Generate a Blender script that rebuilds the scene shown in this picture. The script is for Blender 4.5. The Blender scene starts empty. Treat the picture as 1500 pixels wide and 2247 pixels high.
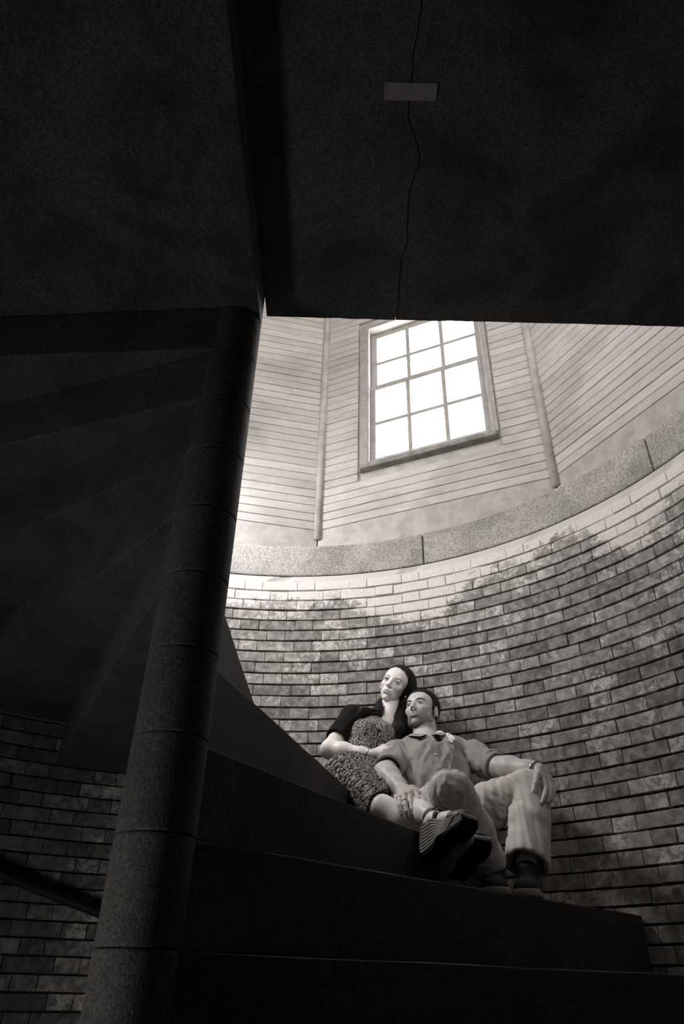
import bpy, bmesh, math, random
import numpy as np
from mathutils import Vector, Matrix
random.seed(7); np.random.seed(7)
C = bpy.context.scene.collection
PI = math.pi
# ---------------------------------------------------------------- camera, sky, exposure
EYE = Vector((0.356, -1.5259, 1.655))                    # world z = 0 is the lower floor, the newel stands on the z axis
def camera():
    f, ppx, ppy, W, H = 1535.3, 750.0, 1123.5, 1500.0, 2247.0
    up = Vector((804.62 - ppx, 1117.18 + ppy, -f)).normalized()      # the world's up seen from the camera
    fwd = Vector((0, 0, -1)); y = (fwd - up * fwd.dot(up)).normalized(); x = y.cross(up)
    m = Matrix((x, y, up)).to_4x4(); m.translation = EYE
    cd = bpy.data.cameras.new('camera'); cd.sensor_fit = 'VERTICAL'; cd.sensor_height = 36.0
    cd.lens = f / H * 36.0; cd.clip_start = 0.01
    co = bpy.data.objects.new('camera', cd); co.matrix_world = m; C.objects.link(co)
    bpy.context.scene.camera = co
camera()
sc = bpy.context.scene
sc.view_settings.view_transform = 'Standard'; sc.view_settings.look = 'None'
sc.view_settings.gamma = 1.0; sc.view_settings.use_curve_mapping = False
sc.view_settings.exposure = 0.0
try:
    sc.cycles.max_bounces = 10; sc.cycles.diffuse_bounces = 5; sc.cycles.transparent_max_bounces = 16
except Exception: pass
SKY = 25.0
w = bpy.data.worlds.new('overcast_sky'); sc.world = w; w.use_nodes = True
bg = w.node_tree.nodes['Background']; bg.inputs[0].default_value = (1.0, 0.972, 0.95, 1); bg.inputs[1].default_value = SKY

# added key light with no fixture: on the west side above the stair well, hidden from here by the newel and the top slab
lamp = bpy.data.lights.new('added_key_light', 'AREA'); lamp.shape = 'DISK'; lamp.size = .30; lamp.energy = 29.0; lamp.color = (1.0, .975, .95)
lo = bpy.data.objects.new('added_key_light', lamp); C.objects.link(lo); lo.location = (-.80, 1.40, 4.15)
lo.rotation_euler = (Vector((.75, 1.6, 2.7)) - lo.location).to_track_quat('-Z', 'Y').to_euler()

# ---------------------------------------------------------------- dimensions
R = 1.97; NR = 0.080; RISE = 0.19; Z0 = 1.7102            # wall radius, newel radius, riser height, top of step 0
ZI = lambda i: Z0 + i * RISE
CURB0, CURB1 = 3.596, 3.796
OCT = 65.19; D0 = 2.0; TURN = 36.83

# ---------------------------------------------------------------- materials
class NT:
    def __init__(s, name):
        s.m = bpy.data.materials.new(name); s.m.use_nodes = True; s.t = s.m.node_tree; s.n = s.t.nodes
        s.b = s.n['Principled BSDF']
    def node(s, kind, **kw):
        x = s.n.new(kind)
        for k, v in kw.items(): setattr(x, k, v)
        return x
    def link(s, a, b): s.t.links.new(a, b)
    def _in(s, sock, v):
        if hasattr(v, 'links') or hasattr(v, 'is_output'): s.link(v, sock)
        else: sock.default_value = v
    def math(s, op, a, b=0.0, c=0.0, clamp=False):
        x = s.node('ShaderNodeMath', operation=op, use_clamp=clamp)
        s._in(x.inputs[0], a); s._in(x.inputs[1], b); s._in(x.inputs[2], c); return x.outputs[0]
    def coord(s, kind='Object', scale=(1, 1, 1)):
        if kind == 'World': o = s.node('ShaderNodeNewGeometry').outputs['Position']
        else: o = s.node('ShaderNodeTexCoord').outputs[kind]
        mp = s.node('ShaderNodeMapping'); s.link(o, mp.inputs[0]); mp.inputs['Scale'].default_value = scale
        return mp.outputs[0]
    def noise(s, vec, scale, detail=4, rough=.6, dist=0.0):
        x = s.node('ShaderNodeTexNoise'); s.link(vec, x.inputs['Vector'])
        x.inputs['Scale'].default_value = scale; x.inputs['Detail'].default_value = detail
        x.inputs['Roughness'].default_value = rough; x.inputs['Distortion'].default_value = dist
        return x.outputs[0]
    def voro(s, vec, scale, feature='F1'):
        x = s.node('ShaderNodeTexVoronoi', feature=feature); s.link(vec, x.inputs['Vector']); x.inputs['Scale'].default_value = scale
        return x
    def ramp(s, fac, lo, hi, a=0.0, b=1.0):
        x = s.node('ShaderNodeMapRange', interpolation_type='SMOOTHSTEP'); s._in(x.inputs[0], fac)
        x.inputs[1].default_value = lo; x.inputs[2].default_value = hi; x.inputs[3].default_value = a; x.inputs[4].default_value = b
        return x.outputs[0]
    def mix(s, fac, a, b):                       # floats
        x = s.node('ShaderNodeMix', data_type='FLOAT'); s._in(x.inputs[0], fac); s._in(x.inputs[2], a); s._in(x.inputs[3], b); return x.outputs[0]
    def tone(s, val, tint=(1.0, .955, .92)):     # a grey value with the warm tone of the print
        x = s.node('ShaderNodeCombineColor')
        for i in range(3): s.link(s.math('MULTIPLY', val, tint[i]), x.inputs[i])
        s.link(x.outputs[0], s.b.inputs['Base Color'])
    def bump(s, h, strength=.5, dist=.01):
        x = s.node('ShaderNodeBump'); s.link(h, x.inputs['Height']); x.inputs['Strength'].default_value = strength
        x.inputs['Distance'].default_value = dist; s.link(x.outputs[0], s.b.inputs['Normal'])
    def set(s, rough=.8, spec=.3, metal=0.0):
        s.b.inputs['Roughness'].default_value = rough; s.b.inputs['Specular IOR Level'].default_value = spec
        s.b.inputs['Metallic'].default_value = metal; return s.m
def whitewash(t, amount=1.0):
    """lime left on the brickwork: thick under the curb and in two runs down the wall"""
    g = t.node('ShaderNodeNewGeometry').outputs['Position']
    sp = t.node('ShaderNodeSeparateXYZ'); t.link(g, sp.inputs[0])
    ang = t.math('ARCTAN2', sp.outputs[1], sp.outputs[0])
    n1 = t.noise(g, 4.0, 5, .6); n2 = t.noise(g, 30.0, 7, .72, .8); n3 = t.noise(g, 150.0, 4, .7)
    edge = t.math('SUBTRACT', sp.outputs[2], t.math('MULTIPLY', n1, .26))
    edge = t.math('SUBTRACT', edge, t.math('MULTIPLY', n2, .34)); edge = t.math('SUBTRACT', edge, t.math('MULTIPLY', t.noise(g, 13.0, 4, .6, .5), .24))
    def run(a, wd, drop):
        d = t.math('DIVIDE', t.math('SUBTRACT', ang, math.radians(a)), wd)
        return t.math('MULTIPLY', t.math('POWER', 2.718, t.math('MULTIPLY', t.math('MULTIPLY', d, d), -1.0)), drop)
    edge = t.math('ADD', edge, run(68, .12, .20)); edge = t.math('ADD', edge, run(33, .08, .16)); edge = t.math('SUBTRACT', edge, run(44, .11, .09))
    big = t.ramp(edge, 2.98, 3.045)
    # scattered bloom on single bricks
    rnd = t.node('ShaderNodeObjectInfo').outputs['Random']
    bl = t.math('MULTIPLY', t.ramp(t.noise(g, 7.0, 3, .5), .46, .56), t.ramp(n2, .46, .56))
    bl = t.math('MULTIPLY', bl, t.ramp(n3, .40, .50)); bl = t.math('MULTIPLY', bl, t.ramp(rnd, .25, .6, .12, 1.0))
    thin = t.math('MULTIPLY', t.ramp(n2, .45, .66), .26)
    return t.math('MAXIMUM', big, t.math('MULTIPLY', t.math('MAXIMUM', t.math('MULTIPLY', bl, .85), thin), amount)), n2, n3, rnd
def m_brick(name='brick', lo=.16, hi=.34, amount=1.0):
    t = NT(name); wm, n2, n3, rnd = whitewash(t, amount)
    g = t.coord('World')
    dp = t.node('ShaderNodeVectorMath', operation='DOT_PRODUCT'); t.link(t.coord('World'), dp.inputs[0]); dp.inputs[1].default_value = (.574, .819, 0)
    soot = t.ramp(t.math('ADD', dp.outputs['Value'], t.math('MULTIPLY', n2, .3)), 1.12, 1.50)      # shade of the stair side painted into the brick colour
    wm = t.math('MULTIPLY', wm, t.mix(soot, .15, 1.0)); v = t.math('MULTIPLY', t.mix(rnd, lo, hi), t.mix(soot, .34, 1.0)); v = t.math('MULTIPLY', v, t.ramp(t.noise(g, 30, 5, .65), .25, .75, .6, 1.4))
    v = t.mix(wm, v, t.math('MULTIPLY', t.ramp(n3, .3, .7, .55, .80), 1.0))
    t.tone(v); t.bump(t.math('ADD', t.math('MULTIPLY', n3, .5), n2), .45, .004); return t.set(.85, .25)
def m_mortar():
    t = NT('mortar'); wm, n2, n3, rnd = whitewash(t)
    sp = t.node('ShaderNodeSeparateXYZ'); t.link(t.node('ShaderNodeNewGeometry').outputs['Position'], sp.inputs[0])
    v = t.mix(t.math('MAXIMUM', t.ramp(wm, .28, .6), t.ramp(sp.outputs[2], 3.42, 3.46)), .035, .60); t.tone(v); t.bump(n2, .5, .004); return t.set(.95, .1)
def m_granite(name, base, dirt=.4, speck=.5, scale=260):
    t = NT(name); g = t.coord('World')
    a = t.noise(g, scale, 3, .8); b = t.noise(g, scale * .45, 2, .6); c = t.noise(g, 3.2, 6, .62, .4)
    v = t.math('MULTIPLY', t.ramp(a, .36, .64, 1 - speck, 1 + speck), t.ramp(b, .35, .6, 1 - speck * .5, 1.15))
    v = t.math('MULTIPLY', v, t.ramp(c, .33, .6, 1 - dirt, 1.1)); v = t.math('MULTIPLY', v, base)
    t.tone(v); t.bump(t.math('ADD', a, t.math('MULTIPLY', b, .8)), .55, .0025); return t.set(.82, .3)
def m_board():
    t = NT('whitewashed_board'); o = t.coord('Object'); g = t.coord('World')
    rnd = t.node('ShaderNodeObjectInfo').outputs['Random']
    st = t.node('ShaderNodeVectorMath', operation='ADD'); t.link(o, st.inputs[0])
    cb = t.node('ShaderNodeCombineXYZ'); t.link(t.math('MULTIPLY', rnd, 40), cb.inputs[0]); t.link(cb.outputs[0], st.inputs[1])
    mp = t.node('ShaderNodeMapping'); t.link(st.outputs[0], mp.inputs[0]); mp.inputs['Scale'].default_value = (1.6, 1, 34)
    gr = t.noise(mp.outputs[0], 4.0, 5, .7, 1.1)
    blot = t.noise(g, 2.3, 5, .6, .3); spot = t.noise(g, 60, 3, .7)
    v = t.math('MULTIPLY', t.ramp(gr, .30, .62, .74, 1.04), t.ramp(blot, .34, .56, .84, 1.04))
    v = t.math('MULTIPLY', v, t.ramp(rnd, 0, 1, .92, 1.05)); v = t.math('MULTIPLY', v, t.ramp(spot, .26, .36, .7, 1.0))
    t.tone(t.math('MULTIPLY', v, .50)); t.bump(gr, .35, .003); return t.set(.75, .25)
def m_plain(name, val, rough=.7, spec=.3, metal=0, nscale=40, namt=.15, bump=.0, tint=(1.0, .955, .92)):
    t = NT(name); o = t.coord('Object'); n = t.noise(o, nscale, 4, .6)
    t.tone(t.math('MULTIPLY', t.ramp(n, .3, .7, 1 - namt, 1 + namt), val), tint)
    if bump: t.bump(n, bump, .002)
    return t.set(rough, spec, metal)
M = {}
M['brick'] = m_brick(); M['shaded_brick'] = M['brick']; M['mortar'] = m_mortar()
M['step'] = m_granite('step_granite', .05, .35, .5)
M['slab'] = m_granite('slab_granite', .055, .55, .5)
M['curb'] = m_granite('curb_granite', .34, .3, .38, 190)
M['board'] = m_board()
M['base'] = m_plain('limed_baseboard', .38, nscale=11, namt=.16, bump=.1)
M['trimwood'] = m_plain('painted_trim', .42, nscale=9, namt=.18)
M['sash'] = m_plain('sash_paint', .33, nscale=12, namt=.15)
M['sill'] = m_plain('bare_sill_wood', .22, nscale=14, namt=.35, bump=.2)
M['iron'] = m_plain('black_iron', .02, .5, .4, .3)
M['floor'] = m_granite('floor_stone', .10, .4, .4)
M['ceiling'] = m_plain('ceiling_boards', .5, nscale=3, namt=.2)
M['patch'] = m_plain('cement_patch', .19, .9, .2, nscale=60, namt=.12, bump=.2)
def m_glass():
    t = NT('window_glass'); n = t.n; out = n['Material Output']; n.remove(t.b)
    tr = t.node('ShaderNodeBsdfTransparent'); gl = t.node('ShaderNodeBsdfGlossy'); gl.inputs['Roughness'].default_value = .03
    tr.inputs[0].default_value = (.97, .97, .96, 1)
    lw_ = t.node('ShaderNodeLayerWeight'); mx = t.node('ShaderNodeMixShader')
    t.link(t.math('ADD', t.math('MULTIPLY', t.math('POWER', lw_.outputs['Facing'], 5.0), .9), .03), mx.inputs[0]); t.link(tr.outputs[0], mx.inputs[1]); t.link(gl.outputs[0], mx.inputs[2]); t.link(mx.outputs[0], out.inputs[0])
    return t.m
M['glass'] = m_glass()

# ---------------------------------------------------------------- mesh helpers
def mesh(name, V, F, mats=None, mi=None, smooth=False):
    me = bpy.data.meshes.new(name); me.from_pydata([tuple(map(float, v)) for v in V], [], [tuple(int(i) for i in f) for f in F])
    for m in (mats or []): me.materials.append(m)
    if mi is not None: me.polygons.foreach_set('material_index', mi)
    if smooth: me.polygons.foreach_set('use_smooth', [True] * len(me.polygons))
    me.update(); return me
def link(name, data, parent=None, mw=None, **props):
    o = bpy.data.objects.new(name, data); C.objects.link(o)
    if parent is not None: o.parent = parent
    if mw is not None: o.matrix_basis = mw
    for k, v in props.items(): o[k] = v
    return o
def thing(name, label, cat, loc=(0, 0, 0), group=None):
    o = link(name, None, mw=Matrix.Translation(loc), label=label, category=cat)
    if group: o['group'] = group
    return o
def prism(outline, z0, z1):
    n = len(outline); V = [(x, y, z0) for x, y in outline] + [(x, y, z1) for x, y in outline]
    F = [tuple(range(n - 1, -1, -1)), tuple(range(n, 2 * n))] + [(i, (i + 1) % n, n + (i + 1) % n, n + i) for i in range(n)]
    return V, F
def bevelled(me, w, seg=2, ang=35):
    bm = bmesh.new(); bm.from_mesh(me)
    es = [e for e in bm.edges if len(e.link_faces) == 2 and e.calc_face_angle(0) > math.radians(ang)]
    bmesh.ops.bevel(bm, geom=es, offset=w, segments=seg, affect='EDGES', profile=.5, clamp_overlap=True)
    bmesh.ops.triangulate(bm, faces=[f for f in bm.faces if len(f.verts) > 4])
    bm.to_mesh(me); bm.free(); me.update(); return me
def box(x0, x1, y0, y1, z0, z1): return prism([(x0, y0), (x1, y0), (x1, y1), (x0, y1)], z0, z1)
def boxmesh(name, dims, mat, bev=.003):
    me = mesh(name, *box(*dims), [mat]); return bevelled(me, bev, 1) if bev else me
def arc(r, a0, a1, n): return [(r * math.cos(math.radians(a0 + (a1 - a0) * i / n)), r * math.sin(math.radians(a0 + (a1 - a0) * i / n))) for i in range(n + 1)]
def roughen(me, amp, cut=None):
    for v in me.vertices:
        v.co += Vector((random.gauss(0, amp), random.gauss(0, amp), random.gauss(0, amp)))

# ---------------------------------------------------------------- round brick wall
PERIOD = 360 / 42.0; HEAD = 2.85; STR = PERIOD - HEAD; PITCH = .0605; ZREF = 2.898
def brick_mesh(wd, k):
    rr = random.Random(k + int(wd * 1000)); hw = wd / 2 - .0010; hh = PITCH / 2 - .0040; dp = .045; c = .0018
    j = lambda a: rr.uniform(-a, a)
    V = []
    for (yy, s, cc) in ((-dp, 1, 0), (-c, 1, 0), (0, 1, c)):          # local: x along the wall, y from the room's inside (0) into the wall
        for sx, sz in ((-1, -1), (1, -1), (1, 1), (-1, 1)):
            V.append((sx * (hw - cc) + j(.0006), -yy if yy else j(.0008), sz * (hh - cc) + j(.0007)))
    V = [(x, y, z) for x, y, z in V]
    F = []
    for a in (0, 4):
        for i in range(4): F.append((a + i, a + (i + 1) % 4, a + 4 + (i + 1) % 4, a + 4 + i))
    F.append((8, 9, 10, 11)); F.append((3, 2, 1, 0))
    return V, F
def place(V, ang, z, dr):
    a = math.radians(ang); ca, sa = math.cos(a), math.sin(a); rr = R + dr
    V = np.array(V)
    # x along increasing clockwise direction, y outward
    return np.c_[(rr + V[:, 1]) * ca + V[:, 0] * sa, (rr + V[:, 1]) * sa - V[:, 0] * ca, V[:, 2] + z]
HW = math.radians(HEAD) * R; SW = math.radians(STR) * R
BV = {'h': [brick_mesh(HW, k) for k in range(4)], 's': [brick_mesh(SW, k) for k in range(4)]}
BM = {c: {k: [mesh('brick', V, F, [M[c]]) for V, F in v] for k, v in BV.items()} for c in ('brick', 'shaded_brick')}
def wall_of_bricks(name, a0, a1, picks, hole=None, mat='brick'):
    n = max(6, int((a1 - a0) / 1.5)); zs = np.linspace(-.3, CURB0, 130); V = []; F = []
    for z in zs:
        for i in range(n + 1):
            a = a0 + (a1 - a0) * i / n; t = min(1, max(0, (z + .03 * math.sin(a * .9) + .05 * math.sin(a * .31 + 2) - 3.50) / .03))
            rr = R + .016 * (1 - t) + .0045 * t
            V.append((rr * math.cos(math.radians(a)), rr * math.sin(math.radians(a)), z))
    m0 = len(V)
    for z in (zs[0], zs[-1]):
        for i in range(n + 1):
            a = math.radians(a0 + (a1 - a0) * i / n); V.append(((R + .30) * math.cos(a), (R + .30) * math.sin(a), z))
    for k in range(len(zs) - 1):
        for i in range(n):
          if not (hole and hole[0] <= a0 + (a1 - a0) * (i + .5) / n <= hole[1] and hole[2] <= (zs[k] + zs[k + 1]) / 2 <= hole[3]): F.append((k * (n + 1) + i + 1, k * (n + 1) + i, (k + 1) * (n + 1) + i, (k + 1) * (n + 1) + i + 1))
    for i in range(n):
      if not hole: F.append((m0 + i, m0 + i + 1, m0 + n + 1 + i + 1, m0 + n + 1 + i))
    wl = link(name, mesh(name, V, F, [M['mortar']]), kind='structure')
    inner = []; rest = []
    row0 = -int(ZREF / PITCH) - 1
    row = row0
    while True:
        zc = ZREF + (row + .5) * PITCH
        if zc > CURB0 - .02: break
        for k in range(42):
            b = 86.63 - k * PERIOD + (0 if row % 2 == 0 else 4.30)        # alternate courses, headers over stretchers
            for kind, c in (('h', b - HEAD / 2), ('s', b - HEAD - STR / 2)):
                c = (c + 180) % 360 - 180
                cc = c if a0 <= c < a1 else c + 360
                if hole and hole[0] - 2.5 < cc < hole[1] + 2.5 and hole[2] - .02 < zc < hole[3] + .02: continue
                if a0 <= cc < a1: (inner if picks(cc, zc) else rest).append((kind, cc, zc))
        row += 1
    big = 300
    inner.sort(key=lambda q: -( (2 if q[0] == 's' else 1)) * 0 + (Vector((R * math.cos(math.radians(q[1])), R * math.sin(math.radians(q[1])), q[2])) - EYE).length)
    rest += inner[big:]; inner = inner[:big]
    for kind, a, z in inner:
        dr = random.gauss(0, .0016); ar = math.radians(a); v = random.randrange(4)
        m = Matrix(((math.sin(ar), math.cos(ar), 0, (R + dr) * math.cos(ar)), (-math.cos(ar), math.sin(ar), 0, (R + dr) * math.sin(ar)), (0, 0, 1, z + random.gauss(0, .0006)), (0, 0, 0, 1)))
        m = m @ Matrix.Rotation(random.gauss(0, .006), 4, 'Z') @ Matrix.Rotation(random.gauss(0, .004), 4, 'Y')
        link('brick', BM[mat][kind][v], wl, m)
    if rest:
        AV = []; AF = []; off = 0
        for kind, a, z in rest:
            V, F = BV[kind][random.randrange(4)]
            AV.append(place(V, a, z, random.gauss(0, .0016))); AF += [tuple(i + off for i in f) for f in F]; off += len(V)
        link('brick_courses', mesh('brick_courses', np.vstack(AV), AF, [M[mat]]), wl, kind='stuff')
    print(name, 'bricks', len(inner), 'rest', len(rest))
    return wl
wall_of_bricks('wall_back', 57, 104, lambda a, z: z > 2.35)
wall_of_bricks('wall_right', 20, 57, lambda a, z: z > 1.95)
wall_of_bricks('wall_left', 104, 165, lambda a, z: a < 137 and 1.55 < z < 2.7, None, 'shaded_brick')
wall_of_bricks('wall_front', 240, 380, lambda a, z: False, None, 'shaded_brick')
LOW = (200, 218, .62, 1.36)  # opening for the added fill window, out of view
wall_of_bricks('wall_added_window', 165, 240, lambda a, z: False, LOW, 'shaded_brick')

# floor at the foot of the stair
link('floor', mesh('floor', *prism(arc(R + .25, 0, 360, 64)[:-1], -.12, 0.0), [M['floor']]), kind='structure')

# granite curb that caps the brickwork
cur = link('trim_1', None, kind='structure')
ja = [104.5, 65.7, 28.0, -10, -48, -86, -124, -162, -200, 104.5 - 285]
ja = [104.5, 65.7, 28.0, -10, -48, -86, -124, -162, -202, -229, -255.5]
for a1, a0 in zip(ja[:-1], ja[1:]):
    g = .09
    n = max(8, int((a1 - a0) / 1.5))
    ol = arc(R - .002, a1 - g, a0 + g, n) + arc(R + .34, a0 + g, a1 - g, n)
    me = mesh('curb_stone', *prism(ol[::-1], CURB0 + .002, CURB1), [M['curb']]); bevelled(me, .008, 2, 50)
    link('curb_stone', me, cur)

# ---------------------------------------------------------------- stair: every block carries its drum of the newel
def step_outline(i):
    tf = math.radians(43.67 + 15 * (i - 1)); tb = math.radians(55.4 + 15 * (i - 1)); of, ob = .050, -.074; ro = R - .004
    def pt(t, o, r):
        s = math.sqrt(r * r - o * o); return (math.sin(t) * o + math.cos(t) * s, -math.cos(t) * o + math.sin(t) * s)
    fi, fo, bi, bo = pt(tf, of, NR), pt(tf, of, ro), pt(tb, ob, NR), pt(tb, ob, ro)
    A = lambda p: math.degrees(math.atan2(p[1], p[0]))
    a0, a1 = A(fo), A(bo)
    if a1 < a0: a1 += 360
    b0, b1 = A(bi), A(fi)
    while b1 < b0: b1 += 360
    def seg(p, q, n): return [(p[0] + (q[0] - p[0]) * k / n, p[1] + (q[1] - p[1]) * k / n) for k in range(1, n)]
    return [fi] + seg(fi, fo, 14) + arc(ro, a0, a1, 10) + seg(bo, bi, 14) + arc(NR, b0, b1, 40)[:-1]
names = {0: 'bottommost granite step edge in the picture, level with the lens', 1: "granite step carrying the man's shoes",
         2: "granite step the man sits on, below the woman's wedge shoes", 3: 'granite step the woman sits on, half in light',
         4: "narrow granite step rising just above the woman's step, beside the bright brickwork", -1: 'black granite step just under the bottommost visible edge',
         5: 'granite step seen from below, lowest of the overhead fan', 6: 'granite step seen from below, second from the bottom of the fan',
         7: 'granite step seen from below, third from the bottom of the fan', 8: 'granite step seen from below, second under the wide top slab',
         9: 'granite step seen from below, directly under the wide top slab'}
for i in range(-8, 10):
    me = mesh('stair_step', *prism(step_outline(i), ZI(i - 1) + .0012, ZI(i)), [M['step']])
    bm = bmesh.new(); bm.from_mesh(me)
    bmesh.ops.bevel(bm, geom=[e for e in bm.edges if len(e.link_faces) == 2 and e.calc_face_angle(0) > .9], offset=.005, segments=2, affect='EDGES', profile=.6, clamp_overlap=True)
    for v in bm.verts:
        r = math.hypot(v.co.x, v.co.y)
        if r > NR + .03 and (v.co.z > ZI(i) - .004 or v.co.z < ZI(i - 1) + .005): v.co.z += random.uniform(0, .0022) * (-1 if v.co.z > ZI(i) - .1 else 1); v.co.x += random.uniform(-.0012, .0012); v.co.y += random.uniform(-.0012, .0012)
    bmesh.ops.triangulate(bm, faces=[f for f in bm.faces if len(f.verts) > 4]); bm.to_mesh(me); bm.free()
    lab = names.get(i, 'granite step out of view, the %s below the bottommost edge in the picture' % ['', 'first', 'second', 'third', 'fourth', 'fifth', 'sixth', 'seventh', 'eighth'][-i])
    link('stair_step', me, label=lab, category='step', group='granite spiral stair steps')
# newel foot under the lowest built step
ol = arc(NR, 0, 360, 40)[:-1]
o = link('newel_base', mesh('newel_base', *prism(ol, 0.0, ZI(-9)), [M['step']]), label='round granite newel drum standing on the lower floor', category='newel')
# quarter landing over the left of the view
tf = math.radians(178.67)
def q(o_, r, t): s = math.sqrt(r * r - o_ * o_); return (math.sin(t) * o_ + math.cos(t) * s, -math.cos(t) * o_ + math.sin(t) * s)
fi, fo = q(.05, NR, tf), q(.05, R - .004, tf)
A = lambda p: math.degrees(math.atan2(p[1], p[0])) % 360
ee = (NR, -math.sqrt((R - .004) ** 2 - NR * NR))
ol = [fi] + [(fi[0] + (fo[0] - fi[0]) * k / 12, fi[1] + (fo[1] - fi[1]) * k / 12) for k in range(1, 12)] + arc(R - .004, A(fo), A(ee), 40) + [(NR, ee[1] * (1 - k / 12)) for k in range(1, 12)] + arc(NR, 0, A(fi), 24)[:-1]
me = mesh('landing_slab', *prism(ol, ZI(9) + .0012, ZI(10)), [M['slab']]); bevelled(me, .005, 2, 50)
link('landing_slab', me, label='wide granite slab seen from below at the upper left, resting on the newel', category='slab')
# upper landing: two slabs that meet along a wandering crack
LB, LT = 3.559, 3.80
crack = [(.522, .080), (.529, -.02), (.523, -.16), (.537, -.209), (.530, -.30), (.526, -.388), (.548, -.477), (.541, -.514), (.505, -.591), (.503, -.635), (.506, -.69), (.503, -.744), (.514, -.841), (.500, -1.0), (.512, -1.3)]
fine = []
for (x0, y0), (x1, y1) in zip(crack[:-1], crack[1:]):
    for k in range(5): fine.append((x0 + (x1 - x0) * k / 5 + random.gauss(0, .0015), y0 + (y1 - y0) * k / 5))
ro = R - .004; fine[0] = crack[0]; fine.append((.512, -math.sqrt(ro * ro - .512 ** 2)))
ne = (math.sqrt(ro * ro - .0064), .080); sw = (NR + .002, -math.sqrt(ro * ro - (NR + .002) ** 2))
jag = lambda x0, x1, n: [(x0 + (x1 - x0) * k / n, .080 + random.uniform(-.0025, .001)) for k in range(1, n)]
g = .0016
west = [(NR + .002, .078)] + jag(NR + .002, .520, 14)[::1] + [(x - g, y) for x, y in fine]
wa = arc(ro, A((.512 - g, fine[-1][1])), A(sw), 8)
west = west + wa[1:]
east = [(x + g, y) for x, y in fine][::-1] + jag(.524, ne[0], 30) + arc(ro, math.degrees(math.atan2(ne[1], ne[0])), A((.514, fine[-1][1])) - 360, 30)[:-1]
def clean(me):
    bm = bmesh.new(); bm.from_mesh(me); bmesh.ops.remove_doubles(bm, verts=bm.verts, dist=1e-5); bmesh.ops.triangulate(bm, faces=[f for f in bm.faces if len(f.verts) > 4])
    bmesh.ops.recalc_face_normals(bm, faces=bm.faces); bm.to_mesh(me); bm.free(); return me
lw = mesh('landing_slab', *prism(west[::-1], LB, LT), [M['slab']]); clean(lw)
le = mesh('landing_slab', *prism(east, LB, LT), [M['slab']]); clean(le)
link('landing_slab', lw, label='granite ceiling slab on the newel side of the wandering crack', category='slab')
link('landing_slab', le, label='granite ceiling slab on the wall side of the wandering crack, stained', category='slab')
pl = link('cement_patch', boxmesh('cement_patch', (.438, .573, -.682, -.638, LB - .006, LB - .0002), M['patch'], .002), label='small rectangular cement patch across the crack in the stone ceiling', category='patch')

# dark sloping pipe on brackets along the left wall
def tube(pts, r, n=10, cap=True):
    V = []; F = []
    P = [Vector(p) for p in pts]
    for i, p in enumerate(P):
        d = (P[min(i + 1, len(P) - 1)] - P[max(i - 1, 0)]).normalized()
        s = d.cross(Vector((0, 0, 1))); s = (s if s.length > 1e-4 else Vector((1, 0, 0))).normalized(); u = s.cross(d)
        rr = r[i] if hasattr(r, '__len__') else r
        for k in range(n): V.append(p + s * rr * math.cos(2 * PI * k / n) + u * rr * math.sin(2 * PI * k / n))
    for i in range(len(P) - 1):
        for k in range(n): F.append((i * n + k, i * n + (k + 1) % n, (i + 1) * n + (k + 1) % n, (i + 1) * n + k))
    if cap: F.append(tuple(range(n - 1, -1, -1))); F.append(tuple((len(P) - 1) * n + k for k in range(n)))
    return V, F
hr = thing('wall_pipe', 'dark iron pipe sloping along the brick wall at the lower left', 'wall_pipe', ((R - .06) * math.cos(math.radians(115)), (R - .06) * math.sin(math.radians(115)), 1.94))
inv = Matrix.Translation(-hr.matrix_basis.translation)
pts = [((R - .055) * math.cos(math.radians(a)), (R - .055) * math.sin(math.radians(a)), 1.954 + (a - 114) * .0092) for a in np.linspace(100, 150, 40)]
link('pipe', mesh('pipe', *tube(pts, .019, 12), [M['iron']], smooth=True), hr, inv)
for a in (106, 128, 146):
    z = 1.954 + (a - 114) * .0092; ca, sa = math.cos(math.radians(a)), math.sin(math.radians(a))
    link('bracket', mesh('bracket', *tube([((R - .055) * ca, (R - .055) * sa, z - .015), ((R - .05) * ca, (R - .05) * sa, z - .05), ((R - .004) * ca, (R - .004) * sa, z - .06)], .007, 8), [M['iron']], smooth=True), hr, inv)

# small unseen window added low in the tower to light the stair from below
wc = 209.0; ca, sa = math.cos(math.radians(wc)), math.sin(math.radians(wc)); hwid = math.radians(9.4) * (R + .03)
wm_ = Matrix(((sa, ca, 0, ca * (R + .03)), (-ca, sa, 0, sa * (R + .03)), (0, 0, 1, 0), (0, 0, 0, 1)))
fillwin = link('window_5', None, mw=wm_, kind='structure')
z0_, z1_ = LOW[2] - .03, LOW[3] + .03
fr = [((-hwid - .04, -hwid + .03, -.03, .12, z0_ - .05, z1_ + .05)), ((hwid - .03, hwid + .04, -.03, .12, z0_ - .05, z1_ + .05)), ((-hwid + .03, hwid - .03, -.03, .12, z0_ - .05, z0_ + .02)), ((-hwid + .03, hwid - .03, -.03, .12, z1_ - .02, z1_ + .05)), ((-.012, .012, .02, .05, z0_ + .02, z1_ - .02))]
V = []; F = []
for b in fr:
    v_, f_ = box(*b); F += [tuple(i + len(V) for i in q_) for q_ in f_]; V += v_
link('frame', mesh('frame', V, F, [M['sash']]), fillwin)
for sx in (-1, 1): link('pane', mesh('pane', *box(min(sx * .012, sx * (hwid - .03)), max(sx * .012, sx * (hwid - .03)), .033, .036, z0_ + .02, z1_ - .02), [M['glass']]), fillwin)

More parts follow.
